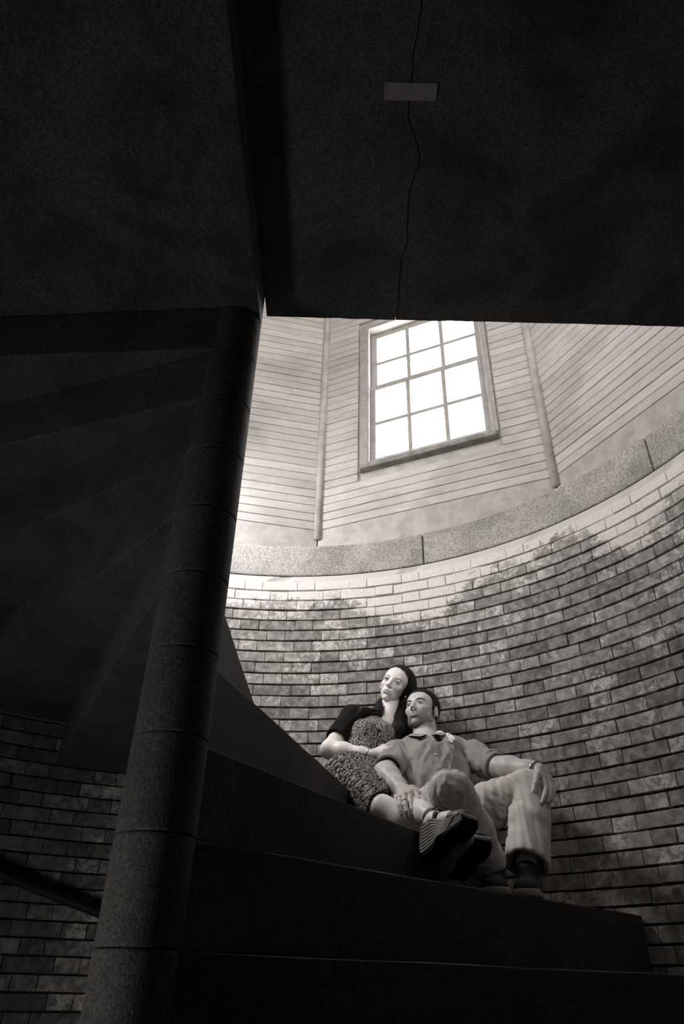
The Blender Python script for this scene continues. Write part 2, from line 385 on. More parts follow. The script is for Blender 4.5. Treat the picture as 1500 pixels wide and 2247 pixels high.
# ---------------------------------------------------------------- boarded lantern room above
def nvec(a): return Vector((math.cos(math.radians(a)), math.sin(math.radians(a)), 0))
faces = [(0, D0), (-TURN, 2.0458), (-84.5, 2.0), (-132.2, 2.0), (180, 2.05), (132.2, 2.0), (84.5, 2.0), (TURN, 2.0167)]
nn = len(faces); corners = []
for k in range(nn):
    (a, d), (b, e) = faces[k], faces[(k + 1) % nn]
    n1, n2 = nvec(OCT + a), nvec(OCT + b); det = n1.x * n2.y - n1.y * n2.x
    corners.append(Vector(((d * n2.y - e * n1.y) / det, (n1.x * e - n2.x * d) / det, 0)))       # corner between face k and k+1
ROOF = 6.7
WIN = (-.420, .480, 4.375, 5.72)
def face_frame(k):
    a, d = faces[k]; n = nvec(OCT + a); t = Vector((n.y, -n.x, 0))
    m = Matrix(((t.x, n.x, 0, n.x * d), (t.y, n.y, 0, n.y * d), (0, 0, 1, 0), (0, 0, 0, 1)))      # local x = right seen from inside, y = outward, z = up
    xr = corners[k].dot(t); xl = corners[(k - 1) % nn].dot(t); return m, xl, xr
BP = .0612; BZ = 4.0; GAP = .0016
def board_mesh(L, H=BP):
    th = .018; c = .0032; hw = H / 2 - GAP; V = []; F = []
    sec = [(th, -hw), (c, -hw), (0, -hw + c), (0, hw - c), (c, hw), (th, hw)]
    for x in (-L / 2, L / 2):
        for y, z in sec: V.append((x, y, z))
    for i in range(6): F.append((i, (i + 1) % 6, 6 + (i + 1) % 6, 6 + i))
    F += [(5, 4, 3, 2, 1, 0), (6, 7, 8, 9, 10, 11)]
    return V, [f[::-1] for f in F]
wallnames = ['wall_window_side', 'wall_lantern_right', 'wall_lantern_e', 'wall_lantern_s', 'wall_lantern_south', 'wall_lantern_sw', 'wall_lantern_w', 'wall_lantern_left']
wallnames = ['wall_upper_back', 'wall_upper_right', 'wall_upper_east', 'wall_upper_southeast', 'wall_upper_front', 'wall_upper_southwest', 'wall_upper_west', 'wall_upper_left']
winfaces = {0: WIN, 2: (-.45, .45, 4.375, 5.9), 4: (-.5, .5, 4.375, 5.9)}
def joined(parts):
    V = []; F = []
    for v, f in parts:
        o_ = len(V); V += list(v); F += [tuple(i + o_ for i in q_) for q_ in f]
    return V, F
for k in range(nn):
    m, xl, xr = face_frame(k); wn = winfaces.get(k); parts = []
    y0, y1 = .019, .16
    e = .07
    if wn: parts = [box(xl - e, wn[0], y0, y1, CURB1, ROOF), box(wn[1], xr + e, y0, y1, CURB1, ROOF), box(wn[0], wn[1], y0, y1, CURB1, wn[2]), box(wn[0], wn[1], y0, y1, wn[3], ROOF)]
    else: parts = [box(xl - e, xr + e, y0, y1, CURB1, ROOF)]
    wl = link(wallnames[k], mesh(wallnames[k], *joined(parts), [M['trimwood']]), mw=m, kind='structure')
    seen = k in (0, 1, 7); rest = []
    zc = BZ + BP / 2
    while zc < ROOF - .03:
        runs = [(xl + .004, xr - .004)]
        if wn and zc + BP / 2 > wn[2] - .01 and zc - BP / 2 < wn[3] + .01: runs = [(xl + .004, wn[0] - .012), (wn[1] + .012, xr - .004)]
        for a, b in runs:
            mm = Matrix.Translation(((a + b) / 2, random.uniform(-.0008, .0012), zc))
            if seen and zc < 6.05: link('board', mesh('board', *board_mesh(b - a), [M['board']]), wl, mm)
            else:
                V, F = board_mesh(b - a); rest.append(([mm @ Vector(v) for v in V], F))
        zc += BP
    link('boarding', mesh('boarding', *joined(rest), [M['board']]), wl, kind='stuff')
    link('baseboard', boxmesh('baseboard', (xl + .002, xr - .002, .002, .0189, CURB1 + .001, BZ - .001), M['base'], .002), wl)
for k in range(nn):
    c = corners[k]; inn = Vector((c.x, c.y, 0)).normalized()
    seen = k in (0, 7)
    p = c - inn * .006
    V, F = tube([(0, 0, 3.93), (0, 0, ROOF)], .024, 14)
    link('corner_batten' if False else 'trim_%d' % (k + 2), mesh('corner_batten', V, F, [M['trimwood']], smooth=True), mw=Matrix.Translation((p.x, p.y, 0)), kind='structure')
link('ceiling', mesh('ceiling', *prism([(c.x * 1.08, c.y * 1.08) for c in corners][::-1], ROOF + .001, ROOF + .1), [M['ceiling']]), kind='structure')

# windows: a double-hung pair of sashes, six panes each
def window(idx, k, wn, detailed):
    m, xl, xr = face_frame(k); a, b, z0, z1 = wn
    root = link('window_%d' % idx, None, mw=m, kind='structure')
    jb = joined([box(a + .001, a + .052, .004, .155, z0 + .05, z1), box(b - .030, b - .001, .004, .155, z0 + .05, z1), box(a + .052, b - .030, .004, .155, z1 - .03, z1 - .001)])
    link('jamb', mesh('jamb', *jb, [M['sash']]), root)
    link('stop_bead', mesh('stop_bead', *joined([box(a + .052, a + .064, .010, .030, z0 + .05, z1 - .03), box(b - .042, b - .030, .010, .030, z0 + .05, z1 - .03)]), [M['trimwood']]), root)
    sl = mesh('sill', *box(a + .010, b - .004, -.036, .15, z0 - .004, z0 + .032), [M['sill']]); bevelled(sl, .008, 3); link('sill', sl, root)
    link('sill_stop', boxmesh('sill_stop', (a + .053, b - .031, -.02, .03, z0 + .033, z0 + .05), M['sash'], .004), root)
    gl, gr = a + .100, b - .084; third = (gr - gl - .052) / 3
    def sash(z_lo, z_hi, y, rb, rt, name):
        s = link(name, None, root); parts = [box(a + .054, gl, y, y + .035, z_lo, z_hi), box(gr, b - .032, y, y + .035, z_lo, z_hi), box(gl, gr, y, y + .035, z_lo, z_lo + rb), box(gl, gr, y, y + .035, z_hi - rt, z_hi)]
        s.name = name
        g0, g1 = z_lo + rb, z_hi - rt; mid = (g0 + g1) / 2
        fr = mesh('sash_frame', *joined(parts), [M['sash']]); s2 = link('sash_frame', fr, s)
        mu = [box(gl + third * (j + 1) + .026 * j, gl + third * (j + 1) + .026 * (j + 1), y + .004, y + .031, g0, g1) for j in range(2)] + [box(gl, gr, y + .006, y + .029, mid - .013, mid + .013)]
        for q_ in mu: link('muntin', mesh('muntin', *q_, [M['sash']]), s)
        for j in range(3):
            for zz in ((g0, mid - .013), (mid + .013, g1)):
                x0 = gl + j * (third + .026)
                link('pane', mesh('pane', *box(x0, x0 + third, y + .016, y + .019, zz[0], zz[1]), [M['glass']]), s)
    sash(z0 + .05, 5.127, .040, .058, .042, 'lower_sash'); sash(5.085, z1 - .03, .080, .04, .042, 'upper_sash')
for i, (k, wn) in enumerate(sorted(winfaces.items())): window(i + 1, k, wn, k == 0)
# daylight guides at the window openings (portals give off nothing themselves)
for k, wn in winfaces.items():
    m, xl, xr = face_frame(k); ld = bpy.data.lights.new('window_portal', 'AREA'); ld.shape = 'RECTANGLE'; ld.size = wn[1] - wn[0]; ld.size_y = wn[3] - wn[2]
    ld.cycles.is_portal = True
    lo = bpy.data.objects.new('window_portal', ld); C.objects.link(lo)
    # area lights shine along their local -Z: turn that into the room
    rot = Matrix(((1, 0, 0, (wn[0] + wn[1]) / 2), (0, 0, 1, .17), (0, 1, 0, (wn[2] + wn[3]) / 2), (0, 0, 0, 1)))
    rot = Matrix(((1, 0, 0, (wn[0] + wn[1]) / 2), (0, 0, 1, .17), (0, -1, 0, (wn[2] + wn[3]) / 2), (0, 0, 0, 1)))
    lo.matrix_world = m @ rot

ld = bpy.data.lights.new('window_portal', 'AREA'); ld.shape = 'RECTANGLE'; ld.size = 2 * hwid; ld.size_y = z1_ - z0_; ld.cycles.is_portal = True
lo = bpy.data.objects.new('window_portal', ld); C.objects.link(lo)
lo.matrix_world = wm_ @ Matrix(((1, 0, 0, 0), (0, 0, 1, .14), (0, -1, 0, (z0_ + z1_) / 2), (0, 0, 0, 1)))

# ================================================================ figures: smooth distance fields turned into surfaces
JN = {
    'w_pelvis': (0.4347, 1.4500, 2.3766),
    'w_waist': (0.4601, 1.5500, 2.4747),
    'w_chest': (0.5118, 1.6000, 2.5738),
    'w_neckb': (0.5737, 1.6650, 2.6625),
    'w_head': (0.6350, 1.7200, 2.8726),
    'w_shr': (0.4246, 1.6400, 2.6886),
    'w_shl': (0.6748, 1.7000, 2.6591),
    'w_elr': (0.3264, 1.5000, 2.5017),
    'w_wrr': (0.4965, 1.4100, 2.4603),
    'w_hipr': (0.3859, 1.4200, 2.3717),
    'w_hipl': (0.4746, 1.4200, 2.3614),
    'w_knu': (0.6041, 1.1500, 2.2302),
    'w_anu': (0.6719, 0.8750, 2.1166),
    'w_knf': (0.5230, 1.1000, 2.1888),
    'w_anf': (0.7361, 0.9850, 2.0814),
    'w_ell': (0.7620, 1.6800, 2.5524),
    'w_wrl': (0.8103, 1.5600, 2.5892),
    'wh_k1': (0.5603, 1.4050, 2.4881),
    'wh_k2': (0.5632, 1.3950, 2.4761),
    'wh_k3': (0.5608, 1.3900, 2.4637),
    'wh_k4': (0.5532, 1.3900, 2.4525),
    'wh_i1': (0.5900, 1.4000, 2.4874),
    'wh_i2': (0.6067, 1.4000, 2.4749),
    'wh_i3': (0.6198, 1.4050, 2.4600),
    'wh_m1': (0.5941, 1.3850, 2.4686),
    'wh_m2': (0.6105, 1.3850, 2.4543),
    'wh_m3': (0.6217, 1.3900, 2.4378),
    'wh_r1': (0.5897, 1.3800, 2.4543),
    'wh_r2': (0.6042, 1.3800, 2.4401),
    'wh_r3': (0.6135, 1.3850, 2.4255),
    'wh_p1': (0.5784, 1.3800, 2.4432),
    'wh_p2': (0.5893, 1.3800, 2.4326),
    'wh_p3': (0.5986, 1.3850, 2.4215),
    'wh_t1': (0.5266, 1.4100, 2.4794),
    'wh_t2': (0.5501, 1.4200, 2.4995),
    'wh_t3': (0.5737, 1.4300, 2.5086),
    'wl_k': (0.8196, 1.5300, 2.5765),
    'wl_a1': (0.8369, 1.5100, 2.5807),
    'wl_a2': (0.8517, 1.4950, 2.5688),
    'wl_a3': (0.8600, 1.4800, 2.5510),
    'wl_b1': (0.8315, 1.5050, 2.5693),
    'wl_b2': (0.8422, 1.4900, 2.5554),
    'wl_b3': (0.8486, 1.4750, 2.5377),
    'wl_c1': (0.8243, 1.5000, 2.5599),
    'wl_c2': (0.8310, 1.4850, 2.5440),
    'wl_c3': (0.8345, 1.4750, 2.5297),
    'm_pelvis': (0.7489, 1.3000, 2.2069),
    'm_belly': (0.7471, 1.3800, 2.3097),
    'm_chest': (0.7565, 1.4700, 2.4199),
    'm_neckb': (0.7444, 1.5750, 2.5583),
    'm_head': (0.7448, 1.6400, 2.7240),
    'm_shr': (0.6243, 1.5000, 2.4803),
    'm_shl': (0.9109, 1.5600, 2.5189),
    'm_elr': (0.5459, 1.2700, 2.3526),
    'm_wrr': (0.5923, 1.1000, 2.2548),
    'm_ell': (1.0105, 1.3800, 2.4139),
    'm_wrl': (1.1246, 1.2000, 2.3605),
    'm_hipr': (0.6884, 1.2600, 2.1852),
    'm_hipl': (0.8136, 1.3000, 2.1955),
    'm_knr': (0.7447, 0.9300, 2.2126),
    'm_anr': (0.8760, 1.0500, 2.0022),
    'm_knl': (1.0922, 1.2200, 2.3017),
    'm_anl': (1.0041, 1.0700, 2.0213),
    'm_heelr': (0.8859, 1.0600, 1.9766),
    'm_toer': (0.8527, 0.8700, 1.9271),
    'm_heell': (1.0145, 1.1000, 1.9883),
    'm_toel': (0.9460, 0.9000, 1.9299),
    'mh_k1': (0.6355, 1.0350, 2.2320),
    'mh_k2': (0.6142, 1.0150, 2.2226),
    'mh_k3': (0.5947, 1.0100, 2.2150),
    'mh_k4': (0.5776, 1.0150, 2.2083),
    'mh_i1': (0.6396, 0.9950, 2.2010),
    'mh_i2': (0.6414, 0.9750, 2.1837),
    'mh_i3': (0.6429, 0.9650, 2.1715),
    'mh_m1': (0.6127, 0.9800, 2.1855),
    'mh_m2': (0.6145, 0.9600, 2.1598),
    'mh_m3': (0.6150, 0.9550, 2.1446),
    'mh_r1': (0.5910, 0.9650, 2.1746),
    'mh_r2': (0.5951, 0.9500, 2.1517),
    'mh_r3': (0.5991, 0.9500, 2.1376),
    'mh_p1': (0.5726, 0.9650, 2.1728),
    'mh_p2': (0.5759, 0.9550, 2.1536),
    'mh_p3': (0.5781, 0.9500, 2.1414),
    'mh_t1': (0.6296, 1.0650, 2.2508),
    'mh_t2': (0.6540, 1.0450, 2.2316),
    'mh_t3': (0.6744, 1.0250, 2.2067),
    'ml_k1': (1.1256, 1.1650, 2.3206),
    'ml_k2': (1.1438, 1.1800, 2.3262),
    'ml_k3': (1.1609, 1.2000, 2.3265),
    'ml_k4': (1.1723, 1.2200, 2.3217),
    'ml_i1': (1.1211, 1.1300, 2.2802),
    'ml_i2': (1.1051, 1.1050, 2.2476),
    'ml_i3': (1.0908, 1.0950, 2.2221),
    'ml_m1': (1.1436, 1.1500, 2.2853),
    'ml_m2': (1.1287, 1.1250, 2.2510),
    'ml_m3': (1.1163, 1.1150, 2.2284),
    'ml_r1': (1.1623, 1.1800, 2.2910),
    'ml_r2': (1.1509, 1.1600, 2.2607),
    'ml_r3': (1.1387, 1.1500, 2.2410),
    'ml_p1': (1.1740, 1.2100, 2.2932),
    'ml_p2': (1.1663, 1.2000, 2.2714),
    'ml_p3': (1.1564, 1.1900, 2.2562),
    'ml_t1': (1.1045, 1.1550, 2.3323),
    'ml_t2': (1.0848, 1.1300, 2.2936),
    'ml_t3': (1.0715, 1.1200, 2.2626),
}
HEEL = {'w_shoe_u': [0.6583, 0.85, 2.0809], 'w_shoe_f': [0.754, 0.97, 2.0465]}
FR = {'w_head': [[0.8436, -0.3143, -0.4354], [0.4181, -0.1245, 0.8998], [-0.337, -0.9411, 0.0263]], 'm_head': [[0.8294, -0.5561, 0.0524], [0.0916, 0.228, 0.9693], [-0.551, -0.7992, 0.2401]], 'w_shoe_u': [[0.4616, -0.8541, 0.2397], [0.0631, 0.3011, 0.9515], [-0.8849, -0.424, 0.1929]], 'w_shoe_f': [[0.2444, -0.9436, 0.2233], [0.0322, 0.238, 0.9707], [-0.9691, -0.2301, 0.0886]]}

J = {k: np.array(v) for k, v in JN.items()}
FRM = {k: np.array(v) for k, v in FR.items()}
def surface_nets(D, lo, h):
    S = D < 0; nx, ny, nz = D.shape
    cnt = np.zeros((nx - 1, ny - 1, nz - 1), np.int8)
    sl = lambda a, i: a[i[0]:nx - 1 + i[0], i[1]:ny - 1 + i[1], i[2]:nz - 1 + i[2]]
    cs = [(i, j, k) for i in (0, 1) for j in (0, 1) for k in (0, 1)]
    for c in cs: cnt += sl(S, c)
    act = (cnt > 0) & (cnt < 8); idx = -np.ones(act.shape, np.int64); ii = np.argwhere(act); idx[act] = np.arange(len(ii))
    acc = np.zeros((len(ii), 3)); num = np.zeros(len(ii))
    for a in range(8):
        for ax in range(3):
            c0 = cs[a]
            if c0[ax]: continue
            c1 = list(c0); c1[ax] = 1
            d0 = D[ii[:, 0] + c0[0], ii[:, 1] + c0[1], ii[:, 2] + c0[2]]; d1 = D[ii[:, 0] + c1[0], ii[:, 1] + c1[1], ii[:, 2] + c1[2]]
            m = (d0 < 0) != (d1 < 0); t = np.where(m, d0 / np.where(m, d0 - d1, 1), 0)
            p = np.tile(np.array(c0, float), (len(ii), 1)); p[:, ax] += t
            acc[m] += p[m]; num += m
    V = (ii + acc / num[:, None]) * h + lo
    F = []
    for ax in range(3):
        b, c = (ax + 1) % 3, (ax + 2) % 3
        s0 = [slice(None)] * 3; s1 = [slice(None)] * 3; s0[ax] = slice(0, -1); s1[ax] = slice(1, None)
        A = S[tuple(s0)]; Bq = S[tuple(s1)]; ed = np.argwhere(A != Bq)
        ok = (ed[:, b] > 0) & (ed[:, c] > 0) & (ed[:, b] < D.shape[b] - 1) & (ed[:, c] < D.shape[c] - 1); ed = ed[ok]
        if not len(ed): continue
        def g(db, dc):
            e = ed.copy(); e[:, b] -= db; e[:, c] -= dc; return idx[e[:, 0], e[:, 1], e[:, 2]]
        qd = np.stack([g(1, 1), g(0, 1), g(0, 0), g(1, 0)], 1); fl = A[ed[:, 0], ed[:, 1], ed[:, 2]]
        qd[~fl] = qd[~fl][:, ::-1]; F.append(qd)
    return V, np.vstack(F)
class Field:
    def __init__(s, lo, hi, h):
        s.lo = np.array(lo, float); s.h = h; n = np.ceil((np.array(hi) - s.lo) / h).astype(int) + 1
        s.ax = [s.lo[i] + np.arange(n[i]) * h for i in range(3)]; s.D = np.full(n, .05, np.float32)
    def put(s, fn, lo, hi, k, op='+'):
        m = k + 3 * s.h; i0 = [max(0, int((lo[i] - m - s.lo[i]) / s.h)) for i in range(3)]; i1 = [min(len(s.ax[i]), int((hi[i] + m - s.lo[i]) / s.h) + 2) for i in range(3)]
        if any(a >= b for a, b in zip(i0, i1)): return
        X, Y, Z = (s.ax[0][i0[0]:i1[0]][:, None, None], s.ax[1][i0[1]:i1[1]][None, :, None], s.ax[2][i0[2]:i1[2]][None, None, :])
        d = fn(X, Y, Z).astype(np.float32); sl = tuple(slice(a, b) for a, b in zip(i0, i1)); D = s.D[sl]
        k = max(k, 1e-5)
        if op == '+':
            hh = np.clip(.5 + .5 * (D - d) / k, 0, 1); s.D[sl] = D * (1 - hh) + d * hh - k * hh * (1 - hh)
        elif op == '-':
            d = -d; hh = np.clip(.5 - .5 * (D - d) / k, 0, 1); s.D[sl] = D * (1 - hh) + d * hh + k * hh * (1 - hh)
    def cap(s, a, b, r1, r2=None, k=.01, flat=None, op='+'):
        a = np.array(a, float); b = np.array(b, float); r2 = r1 if r2 is None else r2; ab = b - a; L2 = max(ab @ ab, 1e-9)
        def fn(X, Y, Z):
            px, py, pz = X - a[0], Y - a[1], Z - a[2]; t = np.clip((px * ab[0] + py * ab[1] + pz * ab[2]) / L2, 0, 1)
            px, py, pz = px - t * ab[0], py - t * ab[1], pz - t * ab[2]
            if flat is not None:
                n, f = flat; q = (px * n[0] + py * n[1] + pz * n[2]) * (f - 1); px, py, pz = px + q * n[0], py + q * n[1], pz + q * n[2]
                return (np.sqrt(px * px + py * py + pz * pz) - (r1 + (r2 - r1) * t)) / (1 + .5 * (f - 1))
            return np.sqrt(px * px + py * py + pz * pz) - (r1 + (r2 - r1) * t)
        r = max(r1, r2); s.put(fn, np.minimum(a, b) - r, np.maximum(a, b) + r, k, op)
    def chain(s, pts, rs, k=.006, flat=None):
        for i in range(len(pts) - 1): s.cap(pts[i], pts[i + 1], rs[i], rs[i + 1], k, flat)
    def ell(s, c, r, k=.01, op='+', rot=None):
        c = np.array(c, float); r = np.array(r, float)
        def fn(X, Y, Z):
            x, y, z = X - c[0], Y - c[1], Z - c[2]
            if rot is not None: x, y, z = (rot[0][0] * x + rot[0][1] * y + rot[0][2] * z, rot[1][0] * x + rot[1][1] * y + rot[1][2] * z, rot[2][0] * x + rot[2][1] * y + rot[2][2] * z)
            k0 = np.sqrt((x / r[0]) ** 2 + (y / r[1]) ** 2 + (z / r[2]) ** 2); k1 = np.sqrt((x / r[0] ** 2) ** 2 + (y / r[1] ** 2) ** 2 + (z / r[2] ** 2) ** 2)
            return k0 * (k0 - 1) / np.maximum(k1, 1e-6)
        R_ = r.max() if rot is not None else r
        s.put(fn, c - R_, c + R_, k, op)
    def half(s, p, n, k=.004):
        """keep only the side of the plane the normal points away from"""
        p = np.array(p, float); n = np.array(n, float); n = n / np.linalg.norm(n); L = np.array([a[0] for a in s.ax]); H = np.array([a[-1] for a in s.ax])
        s.put(lambda X, Y, Z: -((X - p[0]) * n[0] + (Y - p[1]) * n[1] + (Z - p[2]) * n[2]), L, H, k, '-')
    def geo(s, fr=None, org=None):
        V, F = surface_nets(s.D, s.lo, s.h)
        if fr is not None: V = V @ np.array(fr) + np.array(org)
        return V, F
def vnoise(P, scale, seed=0):
    P = P * scale; i = np.floor(P).astype(np.int64); f = P - i; f = f * f * (3 - 2 * f)
    def hsh(a): v = (a[:, 0] * 73856093) ^ (a[:, 1] * 19349663) ^ (a[:, 2] * 83492791) ^ (seed * 2654435 + 97); v = (v ^ (v >> 13)) * 1274126177; return ((v ^ (v >> 16)) & 65535) / 32767.5 - 1
    out = 0
    for c in [(a, b, d) for a in (0, 1) for b in (0, 1) for d in (0, 1)]:
        w_ = np.ones(len(P))
        for ax in range(3): w_ = w_ * (f[:, ax] if c[ax] else 1 - f[:, ax])
        out = out + w_ * hsh(i + np.array(c))
    return out
def normals(V, F):
    n = np.zeros_like(V); a = np.cross(V[F[:, 1]] - V[F[:, 0]], V[F[:, 2]] - V[F[:, 0]])
    for j in range(F.shape[1]): np.add.at(n, F[:, j], a)
    return n / np.maximum(np.linalg.norm(n, axis=1)[:, None], 1e-12)
def relax(V, F, it=2, w_=.5):
    for _ in range(it):
        acc = np.zeros_like(V); cn = np.zeros(len(V))
        for j in range(4):
            a, b = F[:, j], F[:, (j + 1) % 4]; np.add.at(acc, a, V[b]); np.add.at(cn, a, 1); np.add.at(acc, b, V[a]); np.add.at(cn, b, 1)
        V = V * (1 - w_) + w_ * acc / np.maximum(cn, 1)[:, None]
    return V
def skin(name, parts, mat, parent, tone=None, org=None, it=2, **props):
    """parts: list of (V, F); one mesh object whose origin sits at its parent"""
    Vs = []; Fs = []; o_ = 0; N = []
    for V, F in parts:
        V = relax(V, F, it); Vs.append(V); Fs.append(F + o_); o_ += len(V)
    V = np.vstack(Vs); F = np.vstack(Fs)
    me = bpy.data.meshes.new(name); me.vertices.add(len(V)); W = V - (org if org is not None else 0); me.vertices.foreach_set('co', W.astype(np.float32).ravel())
    me.loops.add(F.size); me.loops.foreach_set('vertex_index', F.astype(np.int32).ravel()); me.polygons.add(len(F))
    me.polygons.foreach_set('loop_start', np.arange(0, F.size, 4, dtype=np.int32)); me.polygons.foreach_set('use_smooth', np.ones(len(F), bool)); me.update(calc_edges=True); me.validate()
    if tone is not None:
        at = me.attributes.new('tone', 'FLOAT', 'POINT'); at.data.foreach_set('value', tone(V).astype(np.float32))
    me.materials.append(mat); return link(name, me, parent, **props)
def folds(V, F, dirv, freq, amp, seed=0, mask=None):
    """push a cloth surface in and out in long soft creases that run along dirv"""
    n = normals(V, F); d = np.array(dirv, float); d /= np.linalg.norm(d); al = (V @ d)[:, None] * d; Q = (V - al) + al * .09
    v = vnoise(Q, freq, seed) + .5 * vnoise(Q, freq * 2.1, seed + 5); v = 1 - np.abs(v) * 2.0
    if mask is not None: v = v * mask(V)
    return V + n * (v * amp)[:, None]

# ---------------------------------------------------------------- figure materials
def m_skin(name, base):
    t = NT(name); a = t.node('ShaderNodeAttribute', attribute_name='tone'); o = t.coord('Object'); n = t.noise(o, 60, 4, .6); b = t.noise(o, 900, 2, .6)
    v = t.math('MULTIPLY', t.math('MULTIPLY', a.outputs['Fac'], base), t.ramp(n, .3, .7, .95, 1.05)); t.tone(v, (1.0, .95, .915)); t.bump(b, .12, .0006)
    t.b.inputs['Subsurface Weight'].default_value = .12; t.b.inputs['Subsurface Radius'].default_value = (.006, .004, .003); t.b.inputs['Subsurface Scale'].default_value = 1.0
    return t.set(.45, .4)
M['w_skin'] = m_skin('fair_skin', .84); M['m_skin'] = m_skin('tanned_skin', .56)
def m_cloth(name, val, scale=900, amt=.12, rough=.9, weave=.25):
    t = NT(name); o = t.coord('Object'); a = t.noise(o, scale, 2, .6); b = t.noise(o, 18, 4, .6)
    t.tone(t.math('MULTIPLY', t.math('MULTIPLY', t.ramp(a, .3, .7, 1 - amt, 1 + amt), t.ramp(b, .3, .7, .93, 1.06)), val)); t.bump(a, weave, .0008); return t.set(rough, .15)
M['shirt'] = m_cloth('chambray_shirt', .31, 1100, .18); M['shirt_in'] = m_cloth('shirt_collar_inside', .04)
M['chino'] = m_cloth('light_chinos', .60, 1000, .08); M['cardigan'] = m_cloth('black_knit', .010, 600, .3, .95)
M['leather'] = m_plain('dark_leather', .025, .45, .5); M['shoe_canvas'] = m_plain('dark_shoe', .03, .7, .3); M['rubber'] = m_plain('dark_rubber_sole', .012, .9, .15); M['white_rubber'] = m_plain('pale_rubber_rim', .26, .6, .3)
M['metal'] = m_plain('polished_metal', .75, .18, .5, 1.0, namt=.05); M['button'] = m_plain('pearl_button', .6, .3, .5); M['dial'] = m_plain('dark_dial', .02, .1, .6)
M['eyewhite'] = m_plain('eye_white', .38, .15, .5, namt=.02); M['iris'] = m_plain('dark_iris', .02, .1, .6); M['lips_w'] = m_plain('soft_lips', .24, .35, .5); M['lips_m'] = m_plain('dry_lips', .24, .5, .4)
def m_tweed(name, ud, vd, lo=.012, hi=.85, pu=.0050, pv=.0042, cut=.20):
    """knit columns: u runs across the wales, v along them"""
    t = NT(name); o = t.node('ShaderNodeTexCoord').outputs['Object']
    def dot(d, wob):
        x = t.node('ShaderNodeVectorMath', operation='DOT_PRODUCT'); t.link(o, x.inputs[0]); x.inputs[1].default_value = tuple(d); return t.math('ADD', x.outputs['Value'], t.math('MULTIPLY', t.noise(o, 70, 2, .5), wob))
    u, v = dot(ud, .010), dot(vd, .006); cu = t.math('DIVIDE', u, pu); col = t.math('FLOOR', cu); fu = t.math('ABSOLUTE', t.math('SUBTRACT', t.math('FRACT', cu), .5))
    h1 = t.math('FRACT', t.math('MULTIPLY', t.math('SINE', t.math('MULTIPLY', col, 12.9898)), 43.7)); cv = t.math('ADD', t.math('DIVIDE', v, pv), h1)
    row = t.math('FLOOR', cv); fv = t.math('ABSOLUTE', t.math('SUBTRACT', t.math('FRACT', cv), .5))
    h2 = t.math('FRACT', t.math('MULTIPLY', t.math('SINE', t.math('ADD', t.math('MULTIPLY', row, 78.233), t.math('MULTIPLY', col, 37.7))), 437.5))
    d = t.math('MULTIPLY', t.ramp(fu, .22, .42, 1, 0), t.ramp(fv, .26, .44, 1, 0)); d = t.math('MULTIPLY', d, t.ramp(h2, cut - .12, cut + .25)); n = t.noise(o, 700, 2, .6)
    f = t.math('MULTIPLY', d, t.ramp(n, .3, .6, .45, 1.0)); t.tone(t.mix(f, lo, hi)); t.bump(t.math('ADD', d, n), .7, .0015); return t.set(.9, .15)
_u = (J['w_neckb'] - J['w_waist']); _u /= np.linalg.norm(_u); _r = (J['w_shl'] - J['w_shr']); _r /= np.linalg.norm(_r); _t = (J['w_knf'] - J['w_hipr']); _t /= np.linalg.norm(_t); _s = np.cross(_t, (.3, -.8, -.5)); _s /= np.linalg.norm(_s)
M['tweed'] = m_tweed('tweed_bodice', _r, _u); M['tweed_skirt'] = m_tweed('tweed_skirt', _s, _t, .012, .60, .0040, .0062, .34); M['tweed_band'] = m_tweed('tweed_band', _u, _r, .02, .80, .0048, .0070, .12)
def m_hair(name, val=.012):
    t = NT(name); o = t.coord('Object', (1, 1, .12)); n = t.noise(o, 420, 3, .6); t.tone(t.math('MULTIPLY', t.ramp(n, .35, .7, .5, 2.4), val)); t.bump(n, .6, .0015); t.set(.55, .25); return t.m
M['hair_w'] = m_hair('dark_long_hair', .008); M['hair_m'] = m_hair('short_black_hair', .006)
def m_jute():
    t = NT('jute_rope'); o = t.coord('Object'); n = t.noise(o, 700, 3, .6); t.tone(t.math('MULTIPLY', t.ramp(n, .3, .7, .75, 1.2), .34)); t.bump(n, .6, .001); return t.set(.9, .1)
M['jute'] = m_jute()

